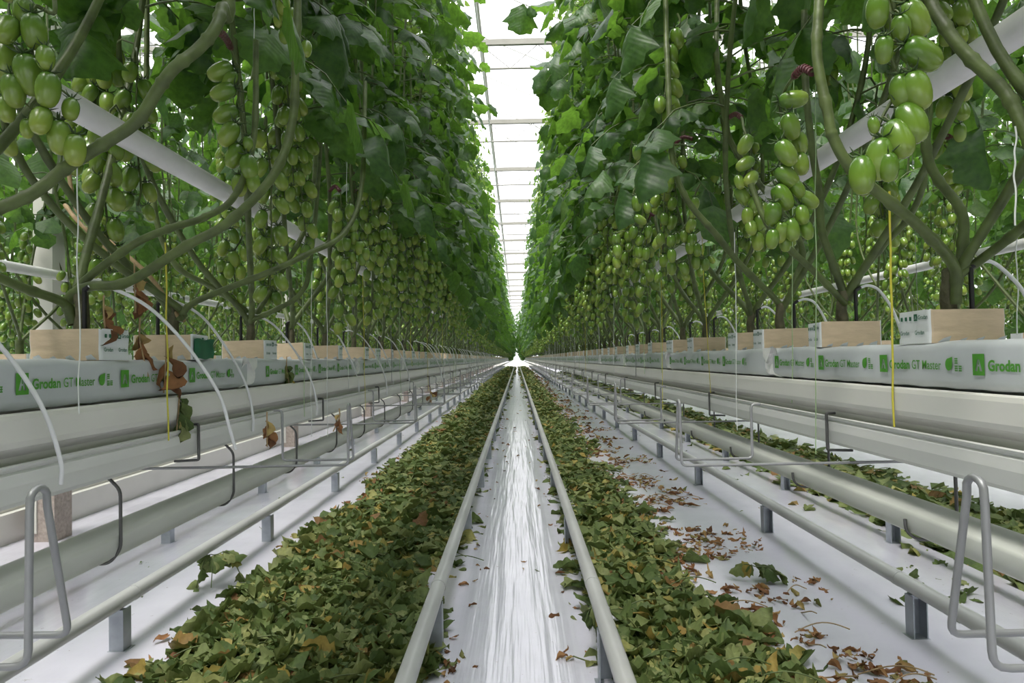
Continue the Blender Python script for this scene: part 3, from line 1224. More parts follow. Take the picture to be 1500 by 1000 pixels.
HERO_SKIP = {(-1, 3), (-1, 4), (1, 3), (1, 4), (1, 5)}
count_plants = 0
for cx, bl in ((.8, (LB, RB)), (2.4, (LB, RB))):
    for si, sd in enumerate((-1, 1)):
        for k, yb in enumerate(bl[si]):
            if cx > 1 and yb > 14:
                break
            if cx < 1 and yb > 43:
                break
            if cx > 1 and yb < .5:
                continue
            rng = np.random.default_rng(9000 + k * 7 + si * 1000 + int(cx * 10))
            rot = 0 if sd < 0 else PI
            if cx > 1:
                rot += PI * (k % 2)
            loc = (cx * sd + rng.normal(0, .008), yb, ZB)
            if cx < 1:
                if (sd, k) in SPL:
                    lab = SPL[(sd, k)]
                elif k < 3:
                    lab = 'tomato plant at the %s edge, its %s stem and fruit overhanging the frame corner' % (SIDE[sd], ('rearmost', 'middle', 'foremost')[k])
                elif k < 23:
                    lab = 'tomato plant rooted in the %s visible beige block along the %s gutter' % (ORD[k - 3], SIDE[sd])
                else:
                    lab = 'distant tomato plant merging into the leafy wall far down the %s row' % SIDE[sd]
                grp = 'tomato plants of the %s row' % SIDE[sd]
            else:
                lab = 'tomato plant of the second row, glimpsed through the stems on the %s' % SIDE[sd]
                grp = 'tomato plants of the outer %s row' % SIDE[sd]
            d = yb
            far = (cx < 1 and d > 14) or (cx > 1 and d > 9)
            if far:
                e = link('tomato_plant', FAR_VARIANTS[int(rng.integers(5))], None, loc, rot)
                tag(e, lab, 'plant', grp)
                continue
            e = empty('tomato_plant', loc, rot)
            tag(e, lab, 'plant', grp)
            PLANTS[(cx, sd, k)] = e
            b = link('rockwool_block', BLOCKS[k % 4], e)
            b.rotation_euler = (0, 0, rot + rng.normal(0, .05))
            if cx < 1 and d < 6:
                q = link('printed_lettering', BLOCK_PRINT[sd], b, (-sd * .0695, 0, -.028))
            if d < 6.2 and cx < 1:
                v = NEAR_VARIANTS[int(rng.integers(6))] if k > 3 else NEAR_VARIANTS[6]
                link('trunk', v['trunk'], e)
                hero = (sd, k) in HERO_SKIP
                for q, s in enumerate(v['stems']):
                    if hero and q != 1:
                        continue
                    link('stem', s, e)
                link('foliage', v['foliage'], e)
                for q, (p, az) in enumerate(v['trusses']):
                    if p[0] > 0 and (d < 1.3 or (d < (2.4 if sd > 0 else 2.1) and rng.random() < (.95 if sd > 0 else .6))):
                        continue          # the nearest trusses are placed one by one below
                    add_truss(e, p, az, int(rng.integers(30)), 0 if (d < 3.4 and p[0] > -.05) else 1, rng)
            else:
                v = MID_VARIANTS[int(rng.integers(6))]
                link('foliage', v['foliage'] if cx < 1 else SPARSE[k % 3], e)
                link('stem', v['stem'], e)
                for q, (p, az) in enumerate(v['trusses']):
                    add_truss(e, p, az, int(rng.integers(30)), 2, rng)

# the rest of the crop: the ends of the near rows, rows further out and unseen ones behind the camera, as one mass
mb = MB()
rng = np.random.default_rng(77)
for si, sd in enumerate((-1, 1)):
    for yb in (LB, RB)[si]:
        if yb > 43:
            g = (LOW_GEO if yb > 57 else FAR_GEO)[int(rng.integers(4))]
            a = rng.random() * 6
            R = np.array([[math.cos(a), -math.sin(a), 0], [math.sin(a), math.cos(a), 0], [0, 0, 1]])
            mb.merge(g, (.8 * sd, yb, ZB), R)
    for cx, y0_, y1, st_ in ((.8, -4.5, -.4, .42), (2.4, -4.5, .4, .42), (2.4, 14.2, 60, .5), (4.0, -3, 50, .62), (5.6, -3, YEND, .5), (7.2, -3, YEND, .5)):  # spans at negative y: unseen rows added to block light from behind the camera
        for yb in np.arange(y0_, y1, st_):
            g = (LOW_GEO if cx > 5 or yb > 55 else FAR_GEO)[int(rng.integers(4))]
            a = rng.random() * 6
            R = np.array([[math.cos(a), -math.sin(a), 0], [math.sin(a), math.cos(a), 0], [0, 0, 1]])
            mb.merge(g, (cx * sd, yb, ZB), R)
o = link('tomato_crop', mb.mesh('tomato_crop', [LEAF, STEM, FRUIT, CARD, WRAP, WOOL]))
tag(o, 'remaining tomato crop at the far row ends, in outer rows and unseen behind camera', 'crop', None, 'stuff')

# ------------------------------------------------------------------ hand-placed stems and trusses nearest to the camera
def to_parent(o, p):
    o.parent = p
    M = Matrix.Translation(p.location) @ Matrix.Rotation(p.rotation_euler[2], 4, 'Z')
    o.matrix_parent_inverse = M.inverted()
    return o


def hero_stem(sd, k, spec, r0, r1, name='stem', mat=None):
    pts = [at(px, py, y=d) for px, py, d in spec]
    if spec[-1][1] <= 0 and mat is None:      # the stem climbs on into the crown
        e = pts[-1]
        pts += [np.array([e[0] + .02 * sd, e[1] + .02, 2.6]), np.array([e[0] + .06 * sd, e[1] + .03, 3.7])]
    P = smooth_path(pts, 8)
    rad = np.linspace(r0 * .9, r1 * .9, len(P))
    rng = np.random.default_rng(abs(int(spec[0][0])))
    for i in range(5, len(P), 9):
        rad[i] *= 1.22
    mb = MB()
    tube(mb, P, rad, 12, 0)
    o = link(name, mb.mesh(name, [mat or STEM]))
    return to_parent(o, PLANTS[(.8, sd, k)])


hero_stem(1, 3, [(1400, 445, 1.21), (1397, 390, 1.20), (1353, 338, 1.16), (1300, 293, 1.12), (1247, 247, 1.10), (1220, 200, 1.10), (1213, 167, 1.10), (1197, 83, 1.11), (1200, 0, 1.12), (1205, -120, 1.15)], .0105, .0085)
hero_stem(1, 3, [(1405, 400, 1.21), (1412, 333, 1.22), (1403, 300, 1.23), (1372, 260, 1.25), (1357, 217, 1.26), (1352, 120, 1.3), (1350, 0, 1.3), (1350, -90, 1.3)], .010, .008)
hero_stem(1, 3, [(1404, 402, 1.21), (1433, 383, 1.20), (1497, 333, 1.12), (1560, 270, 1.05), (1600, 180, 1.0)], .0095, .008)
hero_stem(1, 2, [(1530, 250, .86), (1500, 188, .88), (1472, 135, .90), (1418, 82, .93), (1385, 40, .95), (1362, -5, .97), (1350, -90, 1.0)], .0095, .0095)
hero_stem(1, 4, [(1240, 440, 1.62), (1213, 367, 1.6), (1203, 333, 1.6), (1200, 280, 1.6), (1190, 220, 1.62), (1180, 120, 1.65), (1178, 0, 1.7), (1178, -100, 1.7)], .0105, .008)
hero_stem(1, 4, [(1238, 445, 1.61), (1195, 400, 1.55), (1150, 358, 1.5), (1120, 320, 1.5), (1100, 270, 1.52)], .0085, .007)
hero_stem(1, 4, [(1243, 440, 1.62), (1262, 400, 1.6), (1297, 356, 1.56), (1330, 320, 1.52), (1352, 270, 1.5), (1360, 180, 1.5), (1365, 60, 1.5)], .0085, .007)
hero_stem(1, 5, [(1147, 465, 2.0), (1140, 443, 2.0), (1085, 388, 1.93), (1050, 345, 1.88), (1037, 330, 1.87), (1005, 290, 1.87), (985, 230, 1.9), (978, 100, 1.95), (975, 0, 2.0)], .0105, .008)
hero_stem(1, 5, [(1148, 450, 2.0), (1165, 410, 2.02), (1170, 350, 2.05), (1080, 225, 2.05), (1062, 170, 2.05), (1050, 90, 2.05), (1050, 0, 2.1)], .0105, .008)
hero_stem(-1, 3, [(108, 475, 1.28), (100, 440, 1.28), (128, 420, 1.27), (187, 413, 1.25), (273, 360, 1.25), (335, 325, 1.27), (400, 257, 1.32), (428, 180, 1.36), (433, 80, 1.38), (435, -60, 1.4)], .0105, .0085)
hero_stem(-1, 3, [(106, 470, 1.28), (92, 443, 1.27), (30, 420, 1.2), (-60, 380, 1.1)], .0105, .009)
hero_stem(-1, 3, [(112, 430, 1.28), (125, 410, 1.28), (197, 357, 1.28), (253, 333, 1.30), (300, 318, 1.35), (345, 285, 1.4), (372, 200, 1.45), (375, 60, 1.5)], .0085, .007)
hero_stem(-1, 2, [(-60, 335, .90), (0, 305, .93), (50, 282, .95), (100, 243, .97), (150, 212, .99), (200, 178, 1.0), (232, 130, 1.0), (255, 100, 1.0), (290, 72, 1.02), (315, 42, 1.03), (325, 10, 1.05), (335, -60, 1.08)], .0095, .010)
hero_stem(-1, 4, [(262, 470, 1.6), (263, 452, 1.6), (180, 395, 1.5), (107, 333, 1.42), (60, 280, 1.38), (30, 235, 1.36), (7, 180, 1.36), (-5, 60, 1.36)], .0095, .008)
hero_stem(-1, 4, [(266, 460, 1.6), (290, 440, 1.6), (390, 400, 1.62), (450, 372, 1.7), (505, 340, 1.8), (530, 270, 1.9), (535, 120, 2.0)], .0085, .007)
hero_stem(-1, 4, [(262, 465, 1.6), (215, 400, 1.62), (150, 345, 1.64), (110, 300, 1.66), (95, 200, 1.7)], .0055, .0055, 'stem', DRYSTEM)
hero_stem(-1, 4, [(270, 470, 1.65), (185, 390, 1.7), (120, 330, 1.72), (95, 300, 1.75)], .0055, .0055, 'stem', DRYSTEM)
hero_stem(-1, 5, [(362, 475, 2.08), (360, 455, 2.08), (310, 420, 2.0), (255, 385, 1.95), (225, 300, 1.95), (215, 150, 2.0), (215, 0, 2.0)], .0095, .008)
hero_stem(-1, 5, [(364, 470, 2.08), (400, 455, 2.08), (440, 430, 2.1), (455, 380, 2.15), (470, 200, 2.3), (470, 0, 2.3)], .009, .007)


def hero_truss(sd, k, d, stalk, fr, brace=False, dr=None):
    """fruits given in photo pixels: centre, long axis, its direction on the picture (degrees, 90 = down)"""
    rng = np.random.default_rng(abs(int(fr[0][0])) + 7)
    side = [at(px, py, y=dd) for px, py, dd in stalk]
    frs = []
    cs = sorted([(f[1], f[0]) for f in fr])
    for q, (px, py, ln, ang, *dz) in enumerate(fr):
        dd = d + (dz[0] if dz else rng.normal(0, .008))
        L = ln / F * dd
        a = math.radians(ang)
        dirw = RN @ np.array([math.cos(a), -math.sin(a), rng.normal(0, .25)])
        dirw /= np.linalg.norm(dirw)
        c = at(px, py, y=dd) - dirw * L / 2
        frs.append((c, dirw, L))
    ys = [c[2] for c, _, _ in frs]
    order = np.argsort(ys)[::-1]
    ch = np.array([frs[i][0] for i in order])
    # the main stalk passes behind the fruit ends
    ker = [ch[max(0, i - 1):i + 2].mean(0) + [0, .012, .004] for i in range(0, len(ch), 2)]
    pts = smooth_path(np.array(list(side) + ker), 4)
    mb = MB()
    tube(mb, pts, np.linspace(.0036, .002, len(pts)), 7, 0)
    if brace:
        q = smooth_path(side[:3], 8)
        tube(mb, q, .0058, 10, 1)
        for i in range(1, len(q), 2):
            tube(mb, [q[i - 1], q[i]], .0072, 8, 1)
    for c, dv, L in frs:
        i = int(np.argmin(np.linalg.norm(pts - c, axis=1)))
        tube(mb, smooth_path([pts[i], (pts[i] + c) / 2 - dv * .008, c], 3), .0015, 5, 0, False)
    t = link('truss', mb.mesh('truss', [STEM, BRACE]))
    to_parent(t, PLANTS[(.8, sd, k)])
    for c, dv, L in frs:
        o = link('tomato', TOM_MESH[int(rng.integers(3))], t, c)
        R = Matrix(rot_to(dv, rng.random() * 6).tolist()).to_4x4()
        o.rotation_euler = R.to_euler()
        o.scale = (L, L, L)


c3 = lambda L: [(1000 + a / 3, b / 3, l / 3, g) for a, b, l, g in L]
c1 = lambda L: [(a / 3, b / 3, l / 3, g) for a, b, l, g in L]
c2 = lambda L: [(500 + a / 3, b / 3, l / 3, g) for a, b, l, g in L]
cz = lambda L, ox, oy: [(ox + a / 6.25, oy + b / 6.25, l / 6.25, g) for a, b, l, g in L]
hero_truss(1, 3, 1.30, [(1190, 106, 1.115), (1176, 100, 1.16), (1163, 112, 1.22), (1150, 132, 1.30)],
           c3([(487, 437, 125, 0), (475, 555, 122, 70), (455, 672, 128, 60), (458, 775, 122, 42), (440, 867, 128, 62), (548, 877, 108, 35), (397, 942, 115, 85), (515, 630, 105, 80), (520, 720, 105, 85), (505, 830, 90, 60),
               (430, 1020, 100, 90), (480, 1010, 105, 80), (525, 945, 95, 85), (395, 1050, 90, 95), (450, 1065, 85, 85), (545, 1010, 90, 70)]), True)
hero_truss(1, 5, 1.62, [(1068, 172, 2.0), (1077, 167, 1.9), (1086, 172, 1.75), (1090, 190, 1.63)],
           c3([(275, 635, 95, 115), (275, 720, 92, 150), (300, 785, 92, 130), (315, 905, 95, 95), (265, 860, 95, 60), (285, 950, 80, 90), (355, 920, 65, 100), (340, 985, 95, 90), (300, 1000, 80, 90), (250, 800, 70, 80), (330, 1060, 85, 90), (385, 1060, 70, 90)]), True)
hero_truss(1, 2, .92, [(1330, -60, .95), (1318, -40, .93), (1310, -10, .92), (1308, 20, .925)],
           c3([(1020, 85, 175, 60), (1050, 240, 195, 30), (1030, 400, 180, 70), (1005, 540, 200, 78), (950, 610, 190, 80), (865, 700, 190, 95), (790, 770, 175, 92), (855, 50, 150, 85), (885, 220, 120, 80), (960, 400, 150, 80), (905, 735, 130, 85), (840, 550, 75, 80), (960, 130, 130, 70)]))
hero_truss(1, 6, 2.0, [(992, 20, 2.0), (996, 30, 2.0), (994, 42, 2.0)],
           c2([(1475, 170, 95, 75), (1452, 240, 92, 80), (1452, 310, 92, 60), (1465, 385, 98, 60), (1458, 460, 92, 70), (1400, 460, 82, 95), (1435, 515, 82, 90), (1410, 600, 74, 85), (1375, 640, 66, 85), (1435, 660, 80, 85), (1440, 720, 84, 88), (1300, 670, 66, 85)]))
hero_truss(1, 7, 2.15, [(930, 275, 2.15), (928, 283, 2.15), (930, 290, 2.15)],
           cz([(205, 300, 150, 85), (235, 450, 130, 30), (175, 565, 130, 100), (235, 635, 115, 120), (225, 740, 130, 85), (310, 560, 120, 88), (300, 340, 110, 85), (290, 760, 120, 90), (20, 640, 130, 80), (30, 740, 130, 85), (20, 840, 120, 80)], 900, 250))
hero_truss(1, 6, 2.1, [(1025, 270, 2.1), (1020, 280, 2.1), (1016, 292, 2.1)],
           cz([(740, 300, 120, 88), (720, 385, 120, 95), (700, 505, 140, 110), (710, 640, 140, 95), (755, 725, 130, 85), (690, 710, 120, 90), (830, 855, 130, 70), (745, 840, 130, 85), (520, 650, 130, 88), (640, 600, 120, 90), (525, 780, 130, 90), (525, 890, 140, 85), (640, 900, 130, 75), (650, 960, 120, 70)], 900, 250))
hero_truss(1, 4, 1.75, [(1388, 200, 1.6), (1396, 205, 1.7), (1400, 215, 1.75)],
           c3([(1195, 700, 100, 140), (1185, 775, 100, 150), (1190, 840, 90, 140), (1130, 600, 90, 90), (1120, 660, 80, 90), (1215, 900, 80, 120)]), True)
hero_truss(1, 4, 1.9, [(1180, 20, 1.7), (1185, 25, 1.8), (1188, 30, 1.9)],
           c3([(540, 15, 70, 90), (548, 80, 80, 95), (540, 170, 100, 100), (555, 245, 95, 95), (650, 330, 100, 90), (620, 310, 80, 95)]))
hero_truss(-1, 2, .95, [(75, -40, .97), (78, -20, .97), (80, 0, .96), (78, 20, .955)],
           c1([(30, 275, 195, 90), (130, 330, 185, 85), (210, 395, 160, 95), (150, 140, 160, 90), (25, 480, 120, 80), (200, 255, 120, 80), (180, 530, 140, 85), (262, 605, 155, 90), (328, 660, 145, 90), (120, 565, 90, 90), (310, 480, 110, 85), (60, 400, 150, 88), (110, 60, 150, 88), (30, 130, 150, 90)]))
hero_truss(-1, 3, 1.42, [(318, 44, 1.05), (330, 55, 1.25), (338, 70, 1.38), (345, 90, 1.42)],
           c1([(970, 315, 122, 150), (980, 405, 118, 155), (992, 500, 118, 150), (1005, 590, 122, 120), (1030, 685, 118, 110), (1095, 735, 118, 80), (1052, 815, 100, 85), (1112, 800, 95, 80), (1090, 632, 70, 90), (1010, 350, 90, 120)]), True)
hero_truss(-1, 4, 1.5, [(420, -40, 1.5), (424, -20, 1.5), (424, -5, 1.5)],
           c1([(1205, 5, 90, 90), (1245, 20, 95, 90), (1280, 80, 95, 90), (1225, 85, 80, 85), (1250, 155, 80, 85), (1295, 160, 90, 85), (1305, 220, 75, 85), (1345, 215, 80, 88)]))
hero_truss(-1, 5, 2.05, [(352, 300, 2.05), (350, 305, 2.05), (350, 312, 2.05)],
           cz([(245, 105, 130, 90), (265, 285, 150, 80), (170, 400, 160, 110), (375, 220, 150, 95), (270, 495, 155, 80), (370, 445, 150, 85), (220, 605, 155, 90), (330, 620, 140, 85), (160, 690, 130, 85), (290, 790, 120, 85), (250, 880, 115, 80), (330, 850, 110, 90), (150, 560, 120, 90), (400, 330, 130, 90)], 300, 300))
hero_truss(-1, 5, 2.15, [(388, 318, 2.1), (390, 322, 2.1), (391, 330, 2.15)],
           cz([(600, 300, 155, 85), (500, 420, 170, 95), (615, 470, 165, 85), (520, 590, 150, 95), (635, 605, 145, 85), (520, 750, 150, 90), (630, 740, 145, 90), (560, 860, 145, 90), (655, 860, 140, 85), (510, 290, 120, 90), (680, 320, 110, 85)], 300, 300))
hero_truss(-1, 6, 2.3, [(512, 240, 2.3), (512, 250, 2.3), (513, 262, 2.3)],
           cz([(1330, 60, 150, 88), (1360, 190, 145, 95), (1295, 260, 100, 80), (1365, 300, 130, 85), (1300, 360, 130, 95), (1420, 400, 140, 88), (1475, 450, 120, 85), (1295, 560, 140, 90), (1330, 650, 130, 85), (1375, 780, 120, 85), (1350, 480, 110, 80), (1440, 500, 120, 90)], 300, 300))
hero_truss(-1, 5, 2.2, [(440, 120, 2.2), (440, 128, 2.2), (440, 135, 2.2)],
           c1([(1255, 440, 85, 90), (1260, 500, 80, 85), (1320, 410, 80, 90), (1310, 470, 75, 90), (1315, 580, 80, 88), (1320, 650, 80, 85), (1275, 680, 70, 85), (1280, 740, 75, 88), (1330, 750, 70, 90), (1300, 780, 70, 85)]))

def drooping_shoot(sd, k, pts, leaves, seed):
    rng = np.random.default_rng(seed)
    P = smooth_path([at(px, py, y=d) for px, py, d in pts], 5)
    mb = MB()
    tube(mb, P, np.linspace(.004, .0015, len(P)), 5, 1, False)
    for px, py, d, ln, ang, wd in leaves:
        a = math.radians(ang)
        dv = RN @ np.array([math.cos(a), -math.sin(a), rng.normal(0, .2)])
        q = at(px, py, y=d)
        put_leaflets(mb, T_HI, [q], [dv], [[rng.normal(0, .3), -1, .3]], [ln / F * d], [wd], [rng.uniform(.1, .4)], [rng.uniform(.3, .9)], rng, 0)
    o = link('shoot', mb.mesh('shoot', [LEAF, STEM]))
    return to_parent(o, PLANTS[(.8, sd, k)])


drooping_shoot(1, 11, [(840, -70, 4.4), (800, -40, 4.2), (776, -5, 4.1), (770, 12, 4.1)], [(768, 6, 4.1, 46, 95, 1.0), (776, 8, 4.1, 20, 60, .9)], 1)
drooping_shoot(1, 11, [(880, 30, 4.4), (850, 25, 4.3), (815, 40, 4.2)], [(850, 25, 4.3, 45, 150, .8), (825, 32, 4.2, 38, 140, .6), (840, 30, 4.3, 40, 80, .8)], 2)
drooping_shoot(1, 12, [(850, 60, 4.6), (825, 85, 4.5), (800, 120, 4.5)], [(815, 80, 4.5, 48, 110, .85), (800, 100, 4.5, 42, 120, .8), (805, 118, 4.5, 46, 95, .8)], 3)
drooping_shoot(-1, 12, [(640, 20, 4.6), (660, 10, 4.5), (680, 20, 4.5)], [(655, 8, 4.5, 40, 60, .6), (672, 15, 4.5, 30, 70, .6), (640, 35, 4.5, 48, 80, .9)], 4)
drooping_shoot(-1, 16, [(660, 120, 6.3), (690, 140, 6.2), (720, 155, 6.2)], [(675, 128, 6.2, 26, 60, .7), (695, 142, 6.2, 24, 20, .6), (715, 152, 6.2, 24, 60, .4), (660, 110, 6.2, 30, 40, .8)], 5)

# green plastic wrap on the second left block
p4 = PLANTS[(.8, -1, 4)]
mb = MB()
gv = []
for u in np.linspace(0, 1, 9):
    for q in np.linspace(0, 1, 4):
        gv.append((.071 + .003 * math.sin(u * 5 + q), -.040 + u * .108 + .006 * math.sin(q * 7) * (u > .9), -.056 + q * .046 + .002 * math.sin(u * 9)))
gf = [(a * 4 + b_, (a + 1) * 4 + b_, (a + 1) * 4 + b_ + 1, a * 4 + b_ + 1) for a in range(8) for b_ in range(3)]
mb.add(gv, gf, 0)
mb.add(np.array(gv) - [.0015, 0, 0], [q[::-1] for q in gf], 0)
o = link('plastic_wrap', mb.mesh('plastic_wrap', [GREENF]), p4)
o['label'] = 'dark green plastic wrap'

# ------------------------------------------------------------------ drip stakes with arching tubes
mb = MB()
tube(mb, [(0, 0, -.05), (0, 0, .0), (0, 0, .078)], [.002, .0042, .0042], 8)
tube(mb, [(0, 0, .078), (.012, 0, .084)], [.0050, .0040], 8)
STAKE = mb.mesh('stake', [BLACK])
DT = {}
for sd in (-1, 1):
    if sd < 0:
        pts = [(.010, 0, .083), (.030, .02, .085), (.065, .08, .050), (.095, .15, -.03), (.122, .20, -.12), (.128, .225, -.20), (.122, .24, -.245)]
    else:
        pts = [(.010, 0, .083), (.030, .0, .088), (.055, .0, .075), (.080, -.005, .03), (.098, -.01, -.03), (.108, -.01, -.10), (.114, -.01, -.20)]
    DT[sd] = []
    for v in range(3):
        r = np.random.default_rng(v)
        q = [np.array(p) + r.normal(0, .004, 3) * (i > 1) * np.array([0, 1, 1]) for i, p in enumerate(pts)]
        m = MB()
        tube(m, smooth_path(q, 6), .0034, 8)
        DT[sd].append(m.mesh('drip_tube', [TUBE]))
for si, sd in enumerate((-1, 1)):
    for k, yb in enumerate((LB, RB)[si]):
        if yb > 22 or k < 2:
            continue
        r = np.random.default_rng(k + si * 50)
        off = .022 if sd > 0 else -.012
        if sd < 0 and k == 3:
            off = .006
        e = empty('drip_stake', (sd * .8 + off + r.normal(0, .006), yb + (-.02 if sd > 0 else -.015), ZB - .004), r.normal(0, .15))
        if k < 3:
            lab = 'drip stake whose white tube enters from the %s edge' % SIDE[sd]
        elif k < 23:
            lab = 'black drip stake with arching white tube in the %s visible block, %s gutter' % (ORD[k - 3], SIDE[sd])
        else:
            lab = 'far black drip stake with thin white arch on the %s gutter' % SIDE[sd]
        tag(e, lab, 'drip stake', 'drip stakes of the %s row' % SIDE[sd])
        link('stake', STAKE, e)
        link('drip_tube', DT[sd][k % 3], e)

# ------------------------------------------------------------------ wire brackets, lip clips and channel hooks
def arc_path(pts, r=.008, n=4):
    """polyline with rounded corners"""
    P = [np.asarray(p, float) for p in pts]
    out = [P[0]]
    for a, b, c in zip(P[:-2], P[1:-1], P[2:]):
        u = (a - b) / np.linalg.norm(a - b)
        w = (c - b) / np.linalg.norm(c - b)
        p0, p1 = b + u * r, b + w * r
        for i in range(n + 1):
            t = i / n
            out.append((1 - t) ** 2 * p0 + 2 * t * (1 - t) * b + t * t * p1)
    out.append(P[-1])
    return np.array(out)


def bracket_mesh(sd):
    s = sd
    mb = MB()
    loop = [(s * .36, .012 + .010 * math.cos(a), .862 + .010 * math.sin(a)) for a in np.linspace(PI, 0, 9)]
    pa = arc_path([(s * .895, 0, .768), (s * .895, 0, .737), (s * .36, 0, .737), (s * .36, .002, .855)], .012)
    pb = arc_path([(s * .36, .022, .855), (s * .36, .048, .742), (s * .525, .052, .742), (s * .525, .052, .858), (s * .545, .052, .858)], .010)
    tube(mb, np.vstack([pa, loop[1:-1], pb]), .003, 8)
    return mb.mesh('stem_bracket', [WIRE])


def clip_mesh(sd):
    s = sd
    mb = MB()
    tube(mb, arc_path([(s * .705, 0, .836), (s * .686, 0, .836), (s * .686, 0, .757), (s * .74, 0, .755)], .004), .0032, 6)
    return mb.mesh('gutter_clip', [DWIRE])


def hook_mesh():
    mb = MB()
    tube(mb, arc_path([(.02, .0, .770), (.045, .0, .745), (.0455, 0, .640), (.025, 0, .6135), (-.025, 0, .6135), (-.0445, 0, .628), (-.0455, 0, .650)], .012), .003, 6)
    return mb.mesh('channel_hook', [DWIRE])


BR = {s: bracket_mesh(s) for s in (-1, 1)}
CL = {s: clip_mesh(s) for s in (-1, 1)}
HK = hook_mesh()
for sd in (-1, 1):
    y0 = .53 if sd < 0 else .50
    for k in range(22):
        y = y0 + k * (1.0 if sd < 0 else .93)
        o = link('stem_bracket', BR[sd], None, (0, y, 0))
        if k < 14:
            lab = 'looped zinc wire bracket reaching into the aisle, %s along the %s gutter' % ('nearest one' if k == 0 else ORD[k], SIDE[sd])
        else:
            lab = 'tiny looped wire bracket far along the %s gutter' % SIDE[sd]
        tag(o, lab, 'bracket', 'wire brackets on the %s gutter' % SIDE[sd])
        o = link('gutter_clip', CL[sd], None, (0, y + .98 if k == 0 else y + .95, 0))
        tag(o, ('short dark wire clip hooked over the %s gutter lip, %s from the camera' % (SIDE[sd], ORD[k])) if k < 14 else 'tiny dark clip far along the %s gutter lip' % SIDE[sd], 'clip', 'lip clips on the %s gutter' % SIDE[sd])
    for k in range(20):
        y = 1.23 + k * .49
        o = link('channel_hook', HK, None, (.742 * sd, y - (0.02 if sd > 0 else 0), .022 if sd > 0 else 0))
        tag(o, 'dark wire hook carrying the low %s channel, %s from the camera' % (SIDE[sd], ORD[k]), 'hook', 'hooks under the %s gutter' % SIDE[sd])

# ------------------------------------------------------------------ twine hanging down the rows
def twine(px, py0, py1, X, mat, lab, px1=None, r=.0011, top=None):
    a = at(px1 if px1 is not None else px, py1, X=X)
    b = at(px, py0, y=a[1])
    if top:
        b = np.array([b[0], b[1], top])
    rng = np.random.default_rng(abs(int(px)))
    n = 9
    pts = [a + (b - a) * i / (n - 1) + np.array([rng.normal(0, .0008), rng.normal(0, .0008), 0]) * (0 < i < n - 1) for i in range(n)]
    mb = MB()
    tube(mb, smooth_path(pts, 4), r, 5)
    o = link('twine', mb.mesh('twine', [mat]))
    tag(o, lab, 'twine', 'twine hanging by the gutters')


twine(1303, 280, 625, .69, SY, 'thick yellow twine hanging in front of the right bags beside second beige block', 1310, .0019)
twine(1163, 100, 590, .70, SG, 'pale green twine hanging at the right bag joint, shorter of the two', 1160)
twine(1195, 90, 665, .66, SG, 'longer pale green twine hanging past the right gutter lip')
twine(1076, 340, 630, .64, SW, 'white twine ending in a thick white tip before the right gutter', 1080)
twine(1025, 300, 575, .69, SY, 'yellow twine hanging before the third right bag', 1041)
twine(968, 300, 600, .62, SY, 'long yellow twine hanging left of the second looped bracket', 971)
twine(1487, 185, 330, .66, SW, 'short white twine tied to the thick stem at top right')
twine(1490, 330, 490, .93, SW, 'white twine behind the nearest right block')
twine(113, 240, 606, -.68, SW, 'white twine hanging before the largest left block', 116)
twine(242, 355, 645, -.67, SY, 'yellow twine draped with dry leaf before the left bag', 247, .0016)
twine(372, -40, 56, -.55, SW, 'short white twine end hanging at top left')
twine(443, 380, 610, -.66, SG, 'pale green twine hanging nearest the left bag joint', 446)
twine(456, 380, 640, -.64, SW, 'straight white twine just right of the pale green one on the left')
twine(478, 390, 640, -.62, SW, 'white twine reaching below the left gutter', 480)
twine(531, 400, 600, -.62, SY, 'yellow twine before the third left bag', 535)
twine(640, 420, 560, -.60, SW, 'thin white twine far along the left gutter')
rng = np.random.default_rng(31)
for k in range(46):
    sd = -1 if k % 2 else 1
    y = 2.6 + (k // 2) * .62 + rng.uniform(0, .3)
    x = sd * rng.uniform(.62, .685)
    z0 = rng.uniform(.72, .98)
    m = MB()
    pts = [np.array([x + rng.normal(0, .004), y + rng.normal(0, .004), z]) for z in np.linspace(z0, rng.uniform(1.7, 2.3), 7)]
    tube(m, smooth_path(pts, 3), .0012, 4)
    o = link('twine', m.mesh('twine', [(SW, SG, SY)[int(rng.integers(3))] if y < 8 else SW]))
    tag(o, 'thin hanging twine among the many before the far %s plants' % SIDE[sd], 'twine', 'distant twine along the %s row' % SIDE[sd])

# ------------------------------------------------------------------ dried leaves caught on things
def dried(px, py, X, h, lab, seed, n=3, mat=BROWN, w=.34):
    rng = np.random.default_rng(seed)
    n *= 2
    p = at(px, py, X=X)
    mb = MB()
    pts = [p, p + [.0, .0, -h * .4], p + [rng.normal(0, .008), 0, -h]]
    tube(mb, smooth_path(pts, 5), .0016, 5, 1)
    P = [p + np.array([0, 0, -h * (.25 + .55 * i / max(1, n - 1))]) for i in range(n)]
    D = [np.array([rng.normal(0, .35), rng.normal(0, .35), -1]) for i in range(n)]
    N = [np.array([rng.normal(0, .5), -1, .2]) for i in range(n)]
    put_leaflets(mb, T_DRY, P, D, N, [h * rng.uniform(.28, .48) for _ in range(n)], [w * rng.uniform(.6, 1.1) for _ in range(n)], [rng.uniform(-.3, .6) for _ in range(n)], [rng.uniform(.6, 2.2) for _ in range(n)], rng, 0, .10)
    o = link('dried_leaf', mb.mesh('dried_leaf', [mat, DRYSTEM]))
    tag(o, lab, 'dried leaf', 'dried leaves caught on the rows')


